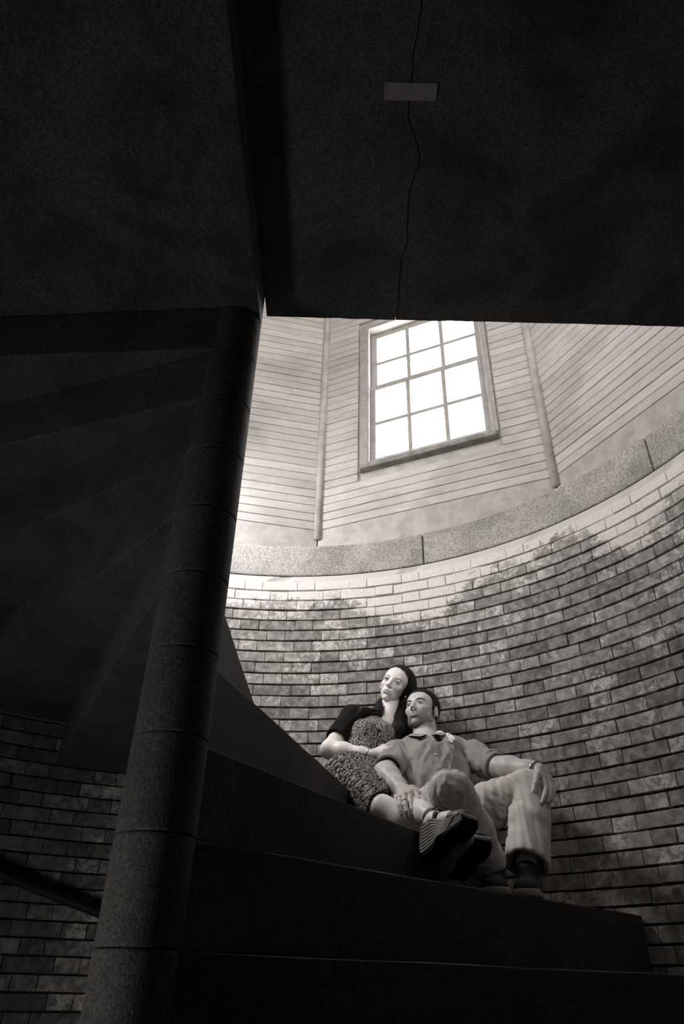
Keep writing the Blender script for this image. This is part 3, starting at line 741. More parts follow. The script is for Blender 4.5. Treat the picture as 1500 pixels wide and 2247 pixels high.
# ---------------------------------------------------------------- heads
def head_field(sex, s=1.0):
    """local frame: x the head's picture-right side, y up, z out of the face; the eye line is y = 0"""
    f = Field((-.100, -.135, -.120), (.100, .130, .115), .0016); m = sex == 'm'
    f.ell((0, .038, -.018), (.073, .078, .092), .01)                                   # cranium
    f.ell((0, .020, .030), (.063, .062, .050), .02)                                    # forehead
    f.ell((0, -.028, .026), (.058 if m else .055, .070, .053), .02)                    # mid face
    f.ell((0, -.074, .020), (.050 if m else .040, .034 if m else .030, .052), .022)    # jaw
    for sx in (-1, 1):
        if m: f.ell((sx * .042, -.066, .004), (.018, .026, .028), .02)                 # jaw corner
        f.ell((sx * .037, -.024, .056), (.020, .016, .016), .018)                      # cheekbone
    f.ell((0, -.099 if m else -.095, .062), (.020 if m else .013, .013, .014), .016)   # chin
    f.cap((-.032, .020, .070), (.032, .020, .070), .010 if m else .007, None, .014)    # brow
    for sx in (-1, 1):
        f.ell((sx * .0315, -.001, .091), (.019, .0120, .014), .010, '-')               # eye socket
        f.ell((sx * .0315, -.001, .0690), (.0150, .0135, .0140), .004)                 # lids over the ball
        f.ell((sx * .0315, -.0015, .0850), (.0128, .0052 if not m else .0042, .0130), .0012, '-')   # the opening between them
    f.cap((0, .014, .075), (0, -.024, .094), .0060, .0078, .010)                       # nose bridge
    f.ell((0, -.0300, .0965), (.0088 if m else .0070, .0072, .0085), .006)             # nose tip
    for sx in (-1, 1):
        f.ell((sx * .0115, -.0345, .0855), (.0058, .0056, .0080), .005)                # wing
        f.ell((sx * .0058, -.0395, .0915), (.0030, .0034, .0042), .0012, '-')          # nostril
    f.ell((0, -.060, .069), (.026, .018, .014), .014)                                  # muzzle
    f.cap((-.017, -.0585, .0770), (0, -.0565, .0825), .0028, .0044, .005); f.cap((0, -.0565, .0825), (.017, -.0585, .0770), .0044, .0028, .005)
    f.cap((-.012, -.0668, .0785), (.012, -.0668, .0785), .0048, None, .006)
    for a, b in (((-.023, -.0622, .0770), (0, -.0615, .0890)), ((0, -.0615, .0890), (.023, -.0622, .0770))): f.cap(a, b, .0008, None, .0016, None, '-')
    f.ell((0, -.079, .078), (.014, .004, .004), .006, '-')
    for sx in (-1, 1):                                                                  # ears
        f.ell((sx * .0735, -.010, -.012), (.0065, .030, .018), .005, rot=[(1, 0, 0), (0, .97, .24), (0, -.24, .97)])
        f.ell((sx * .0805, -.008, -.008), (.0045, .020, .010), .003, '-')
        f.ell((sx * .0745, -.036, -.004), (.0055, .008, .008), .005)
    return f
def surf_z(f, x, y):
    i = int(round((x - f.lo[0]) / f.h)); j = int(round((y - f.lo[1]) / f.h)); c = np.where(f.D[i, j] < 0)[0]
    if not len(c): return .06
    k = c[-1]; d0, d1 = f.D[i, j, k], f.D[i, j, min(k + 1, f.D.shape[2] - 1)]; return f.lo[2] + f.h * (k + d0 / (d0 - d1 + 1e-9))
def to_world(fr, org, p, s=1.0): return (np.array(p, float) * s) @ fr + org
def ribbon(name, pts, widths, mat, parent, org, thick=.0012):
    """a thin raised strip (eyebrow, lip line) along points"""
    V, F = tube(pts, widths, 6); return link(name, mesh(name, V, F, [mat], smooth=True), parent, Matrix.Translation(-Vector(org)))
def face_parts(sex, fr, org, s, root, rorg, hf):
    T = lambda p: to_world(fr, org, p, s); m = sex == 'm'; Mi = Matrix.Translation(-Vector(rorg))
    def on_skin(c, rx, ry, a0, a1, lift, n=12):
        q = []
        for i in range(n + 1):
            a = math.radians(a0 + (a1 - a0) * i / n); x = c[0] + rx * math.cos(a); y = c[1] + ry * math.sin(a); q.append([x, y, surf_z(hf, x, y) + lift])
        z = np.array([v[2] for v in q]); z = np.convolve(np.r_[z[0], z[0], z, z[-1], z[-1]], np.ones(5) / 5, 'valid')
        return [T((v[0], v[1], zz)) for v, zz in zip(q, z)]
    gaze = unit([-.22, .30, .93] if not m else [-.10, .26, .95])
    for sx in (-1, 1):
        c = np.array([sx * .0315, -.0015, .0688]); V = []; F = []; n, mm = 12, 20
        for i in range(n + 1):
            for j in range(mm): a = PI * i / n; b = 2 * PI * j / mm; V.append(T(c + .0125 * np.array([math.sin(a) * math.cos(b), math.sin(a) * math.sin(b), math.cos(a)])))
        for i in range(n):
            for j in range(mm): F.append((i * mm + j, i * mm + (j + 1) % mm, (i + 1) * mm + (j + 1) % mm, (i + 1) * mm + j))
        ey = link('eye', mesh('eye', V, F, [M['eyewhite']], smooth=True), root, Mi)
        u = unit(np.cross(gaze, (0, 1, 0))); v = np.cross(u, gaze); V = [T(c + .01300 * gaze)]; F = []
        for rr, q_ in ((.0036, .0126), (.0074, .0108)):
            for j in range(18): a = 2 * PI * j / 18; V.append(T(c + gaze * q_ + (u * math.cos(a) + v * math.sin(a)) * rr))
        for j in range(18): F.append((0, 1 + j, 1 + (j + 1) % 18)); F.append((1 + j, 19 + j, 19 + (j + 1) % 18, 1 + (j + 1) % 18))
        link('iris', mesh('iris', V, F, [M['iris']], smooth=True), ey)
        oy = .0050 if not m else .0040
        lash = on_skin((sx * .0315, -.0012), .0138, oy + .0016, 4, 176, .0003, 14)
        link('lashes', mesh('lashes', *tube(lash, [(.0014 if not m else .0008) * s] * 15, 6), [M['iris']], smooth=True), root, Mi)
        lash = on_skin((sx * .0315, -.0018), .0132, oy + .0012, 190, 350, .0001, 14)
        link('lashes', mesh('lashes', *tube(lash, [(.0006 if not m else .0004) * s] * 15, 6), [M['iris']], smooth=True), root, Mi)
        a0, a1 = (22, 158)
        bw = on_skin((sx * .0335, .0075), .0225, .0105 if m else .0115, a0, a1, .0002, 14)
        wv = [math.sin(PI * (i + 1) / 16) * (.65 + .45 * ((i / 14) if sx > 0 else (1 - i / 14))) for i in range(15)]
        link('eyebrow', mesh('eyebrow', *tube(bw, [(.0032 if m else .0016) * x * s for x in wv], 6), [M['hair_m' if m else 'hair_w']], smooth=True), root, Mi)
def head_tone(sex, fr, org, s):
    def tn(V):
        L = ((V - org) @ fr.T) / s; x, y, z = L.T; o_ = np.ones(len(V))
        near = (np.abs(x) < .1) & (np.abs(z) < .14) & (y > -.17)
        if sex == 'm':       # stubble on jaw, chin and upper lip
            b = np.clip((-.040 - y) / .016, 0, 1) * np.clip((z + .02) / .04, 0, 1) * np.clip((y + .135) / .02, 0, 1)
            lip = np.exp(-((y + .049) / .006) ** 2) * (np.abs(x) < .027) * (z > .06)
            b = np.maximum(b * .55, lip * .5); b = b * (1 - .6 * np.exp(-((np.abs(x) / .02) ** 2 + ((y + .062) / .008) ** 2)))
            o_ -= np.where(near, b, 0)
        lx = np.abs(x) / .0225; top_ = -.0535 - .004 * lx; bot_ = -.0715 + .0075 * lx ** 2; inl = (lx < 1) & (y < top_) & (y > bot_) & (z > .055) & near
        o_ = np.where(inl, np.where(y > -.0618, .50, .62) * (1.0 if sex == 'w' else 1.05), o_)
        return o_
    return tn

def hand(f, P, pre, r=.0082, palm=.011, wrist=None, wr=.024, k=.0045):
    """five separate fingers from named joints, metacarpals fanned from the wrist"""
    w_ = P[wrist]; ks = [P[pre + c] for c in ('k1', 'k2', 'k3', 'k4')]
    for kk in ks: f.cap(w_ + (kk - w_) * .12, kk, wr * .62, palm, .010)
    for a, b in zip(ks[:-1], ks[1:]): f.cap(a + (w_ - a) * .12, b + (w_ - b) * .12, palm * .95, None, .006)
    for c, kk, sc_ in (('i', ks[0], 1.0), ('m', ks[1], 1.02), ('r', ks[2], .97), ('p', ks[3], .84)):
        q = [P[pre + c + d] for d in '123']; f.chain([kk] + q, [r * 1.16 * sc_, r * 1.05 * sc_, r * .96 * sc_, r * .80 * sc_], k * .6)
    t = [P[pre + 't' + d] for d in '123']; f.cap(w_ + (t[0] - w_) * .35, t[0], wr * .55, r * 1.5, .010); f.chain(t, [r * 1.45, r * 1.15, r * .95], k)
def bounds(pts, m): a = np.array(pts); return a.min(0) - m, a.max(0) + m
def lerp(a, b, t): return np.array(a) * (1 - t) + np.array(b) * t
def unit(v): return np.array(v) / np.linalg.norm(v)
def torus_along(c, axis, R_, r, mat, name, parent, org, n=28, flat=1.0, up=None):
    a = unit(axis); u = unit(np.cross(a, (0.3, 0.5, 0.8))); v = np.cross(a, u); pts = [Vector(c + (u * math.cos(t) + v * math.sin(t)) * R_) for t in np.linspace(0, 2 * PI, n + 1)]
    return link(name, mesh(name, *tube(pts, r, 8, False), [mat], smooth=True), parent, Matrix.Translation(-Vector(org)))

# ================================================================ the man
def build_man():
    P = J; org = np.array([.86, 1.12, ZI(1)]); root = thing('person', 'man in rolled-sleeve shirt and light chinos leaning back against the bricks, wrist over raised knee', 'person', tuple(org))
    fr, hc, s = FRM['m_head'], P['m_head'], .93
    hf = head_field('m'); Vh, Fh = hf.geo(); Vh = relax(Vh, Fh, 1); Vh = (Vh * s) @ fr + hc
    up = unit(P['m_neckb'] - P['m_chest']); rt = unit(P['m_shl'] - P['m_shr']); nm = unit(np.cross(rt, up)); nm = nm if nm @ (np.array(EYE) - P['m_chest']) > 0 else -nm
    # neck
    nb = P['m_neckb']; jaw = to_world(fr, hc, (0, -.055, -.028), s)
    f = Field(*bounds([nb, jaw], .10), .004); f.cap(nb - up * .03, jaw, .056, .053, .01); f.cap(nb - up * .055, nb - up * .02, .075, .055, .03, (nm, 1.4)); f.ell(lerp(nb, jaw, .60) + nm * .046, (.008, .009, .009), .014)
    parts = [(Vh, Fh), f.geo()]
    # trunk under the clothes
    f = Field(*bounds([P['m_pelvis'], P['m_neckb'], P['m_shl'], P['m_shr']], .16), .008)
    f.cap(P['m_pelvis'], P['m_belly'], .095, .095, .03, (nm, 1.3)); f.cap(P['m_belly'], P['m_chest'], .095, .115, .03, (nm, 1.4)); f.cap(P['m_chest'], lerp(P['m_chest'], nb, .7), .115, .07, .03, (nm, 1.3)); f.cap(P['m_shr'], P['m_shl'], .035, None, .03)
    parts.append(f.geo())
    # right arm and hand
    e, w_ = P['m_elr'], P['m_wrr']; hp = [v for k, v in P.items() if k.startswith('mh_')]
    f = Field(*bounds([P['m_shr'], e, w_] + hp, .06), .0026); f.cap(P['m_shr'], e, .034, .040, .01); f.chain([e, lerp(e, w_, .3), lerp(e, w_, .75), w_], [.042, .043, .031, .026], .02); hand(f, P, 'mh_', .0088, .0125, 'm_wrr', .027); parts.append(f.geo())
    e, w_ = P['m_ell'], P['m_wrl']; hp = [v for k, v in P.items() if k.startswith('ml_')]
    f = Field(*bounds([P['m_shl'], e, w_] + hp, .06), .0026); f.cap(P['m_shl'], e, .034, .040, .01); f.chain([e, lerp(e, w_, .3), lerp(e, w_, .75), w_], [.043, .045, .033, .026], .02); hand(f, P, 'ml_', .0088, .0120, 'm_wrl', .027); parts.append(f.geo())
    for a, b in (('m_knr', 'm_anr'), ('m_knl', 'm_anl')):
        f = Field(*bounds([P[a], P[b]], .07), .008); f.cap(P[a], P[b], .045, .034, .02); parts.append(f.geo())
    skin('body', parts, M['m_skin'], root, head_tone('m', fr, hc, s), org, 1)
    face_parts('m', fr, hc, s, root, org, hf)
    # hair: short, pushed back
    f = Field((-.105, -.06, -.14), (.105, .155, .11), .0026); f.ell((0, .043, -.020), (.0785, .079, .0965), .01)
    for sx in (-1, 1): f.cap((sx * .066, .03, -.005), (sx * .068, .000, .006), .014, .008, .012)
    f.ell((0, -.004, .100), (.066, .066, .075), .006, '-'); f.half((0, -.045, -.02), (0, -1, .35), .01)
    V, F = f.geo(); V = V + normals(V, F) * (vnoise(V * (1, .5, .25), 380, 3) * .0011)[:, None]
    skin('hair', [((V * s) @ fr + hc, F)], M['hair_m'], root, None, org, 1)
    # shirt
    hem = P['m_pelvis'] + up * .0
    f = Field(*bounds([P['m_pelvis'], nb, P['m_shl'], P['m_shr'], P['m_ell'], P['m_elr']], .15), .0042)
    f.cap(hem, P['m_belly'], .118, .120, .03, (nm, 1.30)); f.cap(P['m_belly'], P['m_chest'], .120, .138, .04, (nm, 1.38)); f.cap(P['m_chest'], lerp(P['m_chest'], nb, .62), .138, .088, .04, (nm, 1.42))
    for sh, el, cut in (('m_shr', 'm_elr', .72), ('m_shl', 'm_ell', .86)):
        f.cap(lerp(nb, P[sh], .25) - up * .012, P[sh], .046, .056, .035); f.cap(P[sh], lerp(P[sh], P[el], cut), .058, .053, .03)
    f.cap(nb - up * .035, nb - up * .005, .072, .062, .02); f.cap(nb - up * .02 + nm * .02, jaw + nm * .02, .056, .056, .004, None, '-'); f.cap(nb + nm * .105 - up * .075, nb + nm * .06 + up * .03, .014, .050, .012, None, '-')
    for sh, el, cut in (('m_shr', 'm_elr', .72), ('m_shl', 'm_ell', .86)):
        d = unit(P[el] - P[sh]); c = lerp(P[sh], P[el], cut); f.cap(c + d * .010, c + d * .12, .050, .050, .004, None, '-')
    V, F = f.geo(); V = relax(V, F, 2); V = folds(V, F, up * .8 + rt * .35, 19, .0105, 11); V = folds(V, F, P['m_ell'] - P['m_shl'] - up * .3, 42, .0042, 4)
    skin('shirt', [(V, F)], M['shirt'], root, None, org, 1)
    shirt = [c for c in root.children if c.name.startswith('shirt')][-1]
    # rolled cuffs
    for sh, el, cut, rr in (('m_shr', 'm_elr', .72, .054), ('m_shl', 'm_ell', .86, .053)):
        d = unit(P[el] - P[sh]); c = lerp(P[sh], P[el], cut); f = Field(c - .1, c + .1, .0028)
        for q_, r_ in ((-.006, rr + .003), (.014, rr + .005)): f.cap(c + d * (q_ - .008), c + d * (q_ + .008), r_, r_, .003)
        f.half(c + d * .026, d, .006); f.half(c - d * .020, -d, .006); f.cap(c - d * .1, c + d * .1, rr - .005, None, .003, None, '-')
        V, F = f.geo(); V = folds(V, F, np.cross(d, nm), 40, .0012, 2); skin('cuff', [(V, F)], M['shirt'], shirt, None, org, 1)
    # collar: two leaves standing around the neck, dark inside
    for sx in (-1, 1):
        q3 = lambda r_, n_, u_: nb + rt * sx * r_ + nm * n_ + up * u_
        pts = [q3(0, -.060, .052), q3(.062, -.012, .046), q3(.052, .046, .012), q3(.008, .082, -.050)]; out = [q3(0, -.082, .014), q3(.088, -.006, .010), q3(.094, .060, -.018), q3(.050, .104, -.088)]
        A_ = [lerp(pts[min(int(t), 2)], pts[min(int(t), 2) + 1], t - min(int(t), 2)) for t in np.linspace(0, 3, 13)]; B_ = [lerp(out[min(int(t), 2)], out[min(int(t), 2) + 1], t - min(int(t), 2)) for t in np.linspace(0, 3, 13)]
        mid = [lerp(a, b, .35) + unit(a - nb) * .006 + up * .004 for a, b in zip(A_, B_)]; V = A_ + mid + B_; n = 13
        F = [(r_ * n + i, r_ * n + i + 1, (r_ + 1) * n + i + 1, (r_ + 1) * n + i) for r_ in (0, 1) for i in range(n - 1)]
        me = mesh('collar', V, F, [M['shirt'], M['shirt_in']], smooth=True); o_ = link('collar', me, shirt, Matrix.Translation(-Vector(org)))
        md = o_.modifiers.new('t', 'SOLIDIFY'); md.thickness = .0028; md.offset = 0; md2 = o_.modifiers.new('s', 'SUBSURF'); md2.levels = 1; md2.render_levels = 2
        V2 = [p_ - unit(p_ - nb) * .0035 for p_ in A_] + [lerp(a, b, .5) - unit(a - nb) * .010 for a, b in zip(A_, B_)]
        o2 = link('collar_inside', mesh('collar_inside', V2, [(i, i + 1, n + i + 1, n + i) for i in range(n - 1)], [M['shirt_in']], smooth=True), shirt, Matrix.Translation(-Vector(org)))
        md = o2.modifiers.new('t', 'SOLIDIFY'); md.thickness = .0015
    # placket and buttons follow the front of the shirt
    def front(p_, lift):
        o_ = shirt; q0 = Vector(p_ + nm * .2 - org); ok, loc, nn_, _ = o_.ray_cast(q0, Vector(-nm)); return (np.array(loc) + org + nm * lift) if ok else p_ + nm * .1
    bpy.context.view_layer.update()
    line = [front(lerp(nb - up * .055, P['m_belly'] - up * .01, t), .0018) for t in np.linspace(0, 1, 16)]
    V = []; F = []
    for i, p_ in enumerate(line):
        for q_ in (-.0125, .0125):
            a = front(p_ + rt * q_, .0034); V += [a, a - nm * .004]
    for i in range(15):
        a = i * 4; b = a + 4; F += [(a, a + 2, b + 2, b), (a + 2, a + 3, b + 3, b + 2), (a, b, b + 1, a + 1)]
    link('placket', mesh('placket', V, F, [M['shirt']], smooth=False), shirt, Matrix.Translation(-Vector(org)))
    for t in (.30, .62, .93):
        i = int(t * 15); c = front(line[i], .0030); V, F = tube([c, c + nm * .0025], .0048, 14); link('button', mesh('button', V, F, [M['button']]), shirt, Matrix.Translation(-Vector(org)))
    # trousers
    f = Field(*bounds([P['m_pelvis'], P['m_knr'], P['m_knl'], P['m_anr'], P['m_anl'], P['m_hipr'], P['m_hipl']], .13), .0046)
    f.cap(P['m_hipr'], P['m_hipl'], .100, None, .03); f.cap(P['m_pelvis'], lerp(P['m_pelvis'], P['m_belly'], .6), .112, .108, .03, (nm, 1.3))
    for hp_, kn, an, r3 in (('m_hipr', 'm_knr', 'm_anr', .054), ('m_hipl', 'm_knl', 'm_anl', .070)):
        f.cap(P[hp_], P[kn], .092, .064, .03); f.cap(P[kn], lerp(P[kn], P[an], .5), .064, .066, .018); f.cap(lerp(P[kn], P[an], .5), P[an], .066, r3, .02)
        d = unit(P[an] - P[kn]); f.cap(P[an] - d * .004, P[an] + d * .13, r3 - .008, r3, .003, None, '-')
    for kn, an, r3 in (('m_knr', 'm_anr', .054), ('m_knl', 'm_anl', .070)):
        d = unit(P[an] - P[kn]); c = P[an] + d * .002; f.put(lambda X, Y, Z: -np.minimum(((X - c[0]) * d[0] + (Y - c[1]) * d[1] + (Z - c[2]) * d[2]), r3 + .02 - np.sqrt((X - c[0]) ** 2 + (Y - c[1]) ** 2 + (Z - c[2]) ** 2)), c - .1, c + .1, .002, '-')
    V, F = f.geo(); V = relax(V, F, 2)
    kl = P['m_knl']; thigh = unit(P['m_knl'] - P['m_hipl'])
    V = folds(V, F, np.cross(thigh, nm) + .3 * thigh, 34, .0085, 21, lambda V: np.exp(-(np.linalg.norm(V - lerp(P['m_knl'], P['m_hipl'], .35), axis=1) / .17) ** 2))
    V = folds(V, F, unit(P['m_anl'] - kl) + np.array([.2, 0, .1]), 24, .0085, 8, lambda V: .35 + .65 * np.clip((kl[2] - V[:, 2]) / .15, 0, 1))
    V = folds(V, F, unit(P['m_anr'] - P['m_knr']), 30, .0075, 31, lambda V: np.exp(-(np.linalg.norm(V - P['m_knr'], axis=1) / .13) ** 2))
    tr = skin('trousers', [(V, F)], M['chino'], root, None, org, 1)
    # shoes
    for hl, to in (('m_heelr', 'm_toer'), ('m_heell', 'm_toel')):
        h_, t_ = P[hl].copy(), P[to].copy(); h_[2] = t_[2] = ZI(1) + .012; fw_ = unit(t_ - h_); L = .255; h_ = t_ - fw_ * L; sd = np.cross(fw_, (0, 0, 1))
        up_ = np.array([0, 0, 1.0]); flat = (up_, 1.0)
        f = Field(*bounds([h_, t_, h_ + up_ * .12], .07), .0032)
        f.cap(h_ + fw_ * .035 + up_ * .035, h_ + fw_ * .10 + up_ * .035, .036, .038, .02); f.cap(h_ + fw_ * .10 + up_ * .035, t_ - fw_ * .052 + up_ * .020, .040, .040, .02, (up_, 1.25)); f.cap(h_ + fw_ * .05 + up_ * .05, h_ + fw_ * .09 + up_ * .085, .036, .036, .02); f.half(h_ + up_ * .010, -up_, .004)
        so = skin('shoe', [f.geo()], M['shoe_canvas'], root, None, org, 1)
        f = Field(*bounds([h_, t_], .07), .0030); f.cap(h_ + fw_ * .035, t_ - fw_ * .052, .041, .048, .01, None); f.half(up_ * .018 + h_, up_, .003); f.half(h_ - up_ * .006, -up_, .002); skin('sole', [f.geo()], M['white_rubber'], so, None, org, 1, label='pale rubber sole rim')
    # steel watch on the wrist that hangs over the knee, ring on the other hand
    d = unit(P['m_wrl'] - P['m_ell']); c = P['m_wrl'] - d * .012; wt = torus_along(c, d, .0325, .0050, M['metal'], 'wristwatch', root, org, 36)
    for i in range(22):
        a = unit(d); u = unit(np.cross(a, (0.3, .5, .8))); v = np.cross(a, u); t = 2 * PI * i / 22; q_ = c + (u * math.cos(t) + v * math.sin(t)) * .0362; V, F = tube([q_ - a * .0070, q_ + a * .0065], .0036, 8); link('bracelet_link', mesh('bracelet_link', V, F, [M['metal']], smooth=True), wt, Matrix.Translation(-Vector(org)))
    top = c + unit(np.array([0, -.2, 1.0])) * .034; V, F = tube([top - np.array([0, 0, .004]), top + np.array([0, -.001, .005])], .0155, 24); link('watch_case', mesh('watch_case', V, F, [M['metal']]), wt, Matrix.Translation(-Vector(org)))
    a, b = P['mh_k3'], P['mh_r1']; torus_along(lerp(a, b, .62), b - a, .0102, .0020, M['metal'], 'ring', root, org, 24)
    return root
build_man()

# ================================================================ the woman
def build_woman():
    P = J; org = np.array([.45, 1.42, ZI(3)]); root = thing('person', 'dark-haired woman in tweed dress and black cardigan, her arm around the man', 'person', tuple(org))
    fr, hc, s = FRM['w_head'], P['w_head'], .90
    hf = head_field('w'); Vh, Fh = hf.geo(); Vh = relax(Vh, Fh, 1); Vh = (Vh * s) @ fr + hc
    up = unit(P['w_neckb'] - P['w_waist']); rt = unit(P['w_shl'] - P['w_shr']); nm = unit(np.cross(rt, up)); nm = nm if nm @ (np.array(EYE) - P['w_chest']) > 0 else -nm
    nb = P['w_neckb']; jaw = to_world(fr, hc, (0, -.050, -.030), s)
    f = Field(*bounds([nb, jaw], .13), .004); f.cap(nb - up * .02, jaw, .038, .039, .01); f.cap(lerp(nb, P['w_shr'], .8) - up * .012, lerp(nb, P['w_shl'], .8) - up * .012, .030, None, .035); f.cap(nb - up * .10, nb - up * .03, .075, .050, .03, (nm, 1.4))
    for sx in (-1, 1): f.cap(nb - up * .035 + nm * .034 + rt * sx * .008, jaw + rt * sx * .040 - nm * .005, .0075, .011, .012)
    parts = [(Vh, Fh), f.geo()]
    f = Field(*bounds([P['w_pelvis'], nb, P['w_shl'], P['w_shr']], .15), .008); f.cap(P['w_pelvis'], P['w_waist'], .095, .070, .03, (nm, 1.3)); f.cap(P['w_waist'], P['w_chest'], .070, .090, .03, (nm, 1.3)); f.cap(P['w_chest'], nb - up * .05, .085, .055, .03, (nm, 1.3)); parts.append(f.geo())
    e, w_ = P['w_elr'], P['w_wrr']; hp = [v for k, v in P.items() if k.startswith('wh_')]
    f = Field(*bounds([P['w_shr'], e, w_] + hp, .06), .0025); f.cap(P['w_shr'], e, .038, .036, .01); f.chain([e, lerp(e, w_, .35), lerp(e, w_, .8), w_], [.036, .036, .025, .021], .02); hand(f, P, 'wh_', .0070, .0100, 'w_wrr', .022); parts.append(f.geo())
    # far arm, behind the man's neck, three fingertips over his shoulder
    f = Field(*bounds([P['w_shl'], P['w_ell'], P['w_wrl'], P['wl_a3'], P['wl_c3']], .06), .0028); f.cap(P['w_shl'], P['w_ell'], .036, .030, .01); f.cap(P['w_ell'], P['w_wrl'], .030, .021, .01); f.cap(P['w_wrl'], P['wl_k'], .020, .018, .01)
    for c in 'abc': f.chain([P['wl_k'], P['wl_' + c + '1'], P['wl_' + c + '2'], P['wl_' + c + '3']], [.0095, .0076, .0070, .0060], .003)
    f.chain([P['wl_k'] - rt * .012, P['wl_c1'] - rt * .010 - up * .006, P['wl_c2'] - rt * .010 - up * .006, P['wl_c3'] - rt * .009], [.009, .0068, .0062, .0054], .003)
    parts.append(f.geo())
    for kn, an in (('w_knu', 'w_anu'), ('w_knf', 'w_anf')):
        k_, a_ = P[kn], P[an]; f = Field(*bounds([k_, a_], .08), .004); dn = unit(np.cross(a_ - k_, (0, 0, 1))); calf = lerp(k_, a_, .35) - np.array([0, 0, .008]); f.chain([k_, calf, lerp(k_, a_, .78), a_], [.050, .048, .032, .028], .025); parts.append(f.geo())
    for key, an in (('w_shoe_u', 'w_anu'), ('w_shoe_f', 'w_anf')):         # feet
        X, Y, Z = FRM[key]; o_ = np.array(HEEL[key]) + X * .030 + Y * .012; f = Field(*bounds([o_ - X * .05, o_ + X * .18], .07), .0032)
        f.cap(o_ - X * .028, o_ - X * .01, .025, .026, .01); f.cap(o_, o_ + X * .075 - Y * .03, .030, .027, .02); f.cap(o_ + X * .075 - Y * .030, o_ + X * .135 - Y * .048, .028, .020, .02, (Y, 1.4)); f.cap(P[an], o_, .028, .028, .01); parts.append(f.geo())
    skin('body', parts, M['w_skin'], root, head_tone('w', fr, hc, s), org, 1); face_parts('w', fr, hc, s, root, org, hf)
    # hair: side part, falling behind and over the far shoulder
    f = Field((-.115, -.14, -.15), (.115, .15, .12), .0028); f.ell((0, .040, -.024), (.082, .084, .098), .01); f.ell((.030, .010, -.045), (.062, .090, .075), .02)
    f.cap((.070, .03, .000), (.074, -.070, -.030), .016, .020, .015); f.ell((-.066, .0, -.024), (.020, .036, .026), .01)
    f.ell((-.030, -.020, .100), (.049, .076, .078), .006, '-'); f.ell((-.018, -.080, .060), (.052, .070, .060), .008, '-')
    V, F = f.geo(); V = V + normals(V, F) * (vnoise(V * (1, .25, 1), 300, 3) * .0016)[:, None]; parts = [((V * s) @ fr + hc, F)]
    T = lambda p: to_world(fr, hc, p, s)
    shl = P['w_shr'] + nm * .045
    locks = [([T((-.030, -.03, -.07)), T((-.045, -.09, -.055)), lerp(nb, P['w_shr'], .38) + nm * .035 + up * .02, lerp(nb, P['w_shr'], .72) + nm * .062 - up * .012, lerp(nb, P['w_shr'], .82) + nm * .085 - up * .075], [.020, .024, .026, .021, .006]),
             ([T((.070, .02, -.03)), T((.078, -.06, -.040)), nb + rt * .055 + nm * .004 + up * .03, nb + rt * .075 + nm * .040 - up * .05, nb + rt * .072 + nm * .062 - up * .15], [.026, .032, .034, .030, .012]),
             ([T((0, -.02, -.08)), nb - nm * .03 + up * .04, nb - nm * .02 - up * .05], [.05, .048, .03])]
    f = Field(*bounds(sum([l[0] for l in locks], []), .06), .0042)
    for pts, rs in locks: f.chain(pts, rs, .014)
    V, F = f.geo(); V = folds(relax(V, F, 2), F, up, 70, .0030, 5); parts.append((V, F)); hr_ = skin('hair', parts, M['hair_w'], root, None, org, 1)
    rr = random.Random(5); AV = []; AF = []                             # loose strands
    for i in range(150):
        pts, rs = locks[0] if i % 2 else locks[1]; a = rr.random() * 2 * PI; q_ = []
        for j, (p_, r_) in enumerate(zip(pts, rs)):
            q_.append(p_ + (rt * math.cos(a) + nm * abs(math.sin(a))) * (r_ * rr.uniform(.9, 1.25) + .003) + up * (-.012 * (j == len(pts) - 1) * rr.random() * 3))
        path = [np.array(Vector(q_[0]).lerp(Vector(q_[0]), 0))]; path = []
        for j in range(len(q_) - 1):
            for t in (0, .33, .66): path.append(lerp(q_[j], q_[j + 1], t))
        path.append(q_[-1]); V, F = tube(path, [.0006] * (len(path) - 1) + [.0002], 4, False); AF += [tuple(k + len(AV) for k in f_) for f_ in F]; AV += V
    for i in range(9):                                                  # flyaways at the crown
        x = rr.uniform(-.05, .03); q_ = [T((x, .118, -.01)), T((x - .02, .124 + rr.uniform(0, .006), .035)), T((x - .045, .10 + rr.uniform(-.01, .01), .075)), T((x - .06 + rr.uniform(-.01, .01), .055, .085))]
        path = [lerp(q_[min(int(t), 2)], q_[min(int(t), 2) + 1], t - min(int(t), 2)) for t in np.linspace(0, 3, 9)]; V, F = tube(path, [.0004] * 9, 3, False); AF += [tuple(k + len(AV) for k in f_) for f_ in F]; AV += V
    o_ = link('strands', mesh('strands', AV, AF, [M['hair_w']], smooth=True), hr_, Matrix.Translation(-Vector(org)), kind='stuff')
    # dress
    f = Field(*bounds([P['w_pelvis'], nb, P['w_shl'], P['w_shr']], .14), .0038)
    f.cap(P['w_waist'] - up * .02, P['w_chest'], .088, .104, .03, (nm, 1.22)); f.cap(P['w_chest'], lerp(P['w_chest'], nb, .65), .100, .070, .03, (nm, 1.3))
    for sx in (-1, 1): f.ell(P['w_chest'] + rt * sx * .045 + nm * .055, (.040, .042, .040), .035)
    for sh in ('w_shr', 'w_shl'): f.cap(lerp(nb, P[sh], .35) - up * .03, lerp(nb, P[sh], .85) - up * .008, .040, .036, .03)
    f.cap(lerp(nb, P['w_chest'], .5), nb - up * .035, .082, .062, .02, (nm, 1.35)); f.cap(nb + up * .012 + nm * .03, nb + up * .1 + nm * .02, .052, .065, .006, None, '-'); f.half(P['w_waist'] - up * .035, -up, .006)
    V, F = f.geo(); V = folds(relax(V, F, 1), F, up, 22, .0022, 9); dr = skin('dress', [(V, F)], M['tweed'], root, None, org, 1)
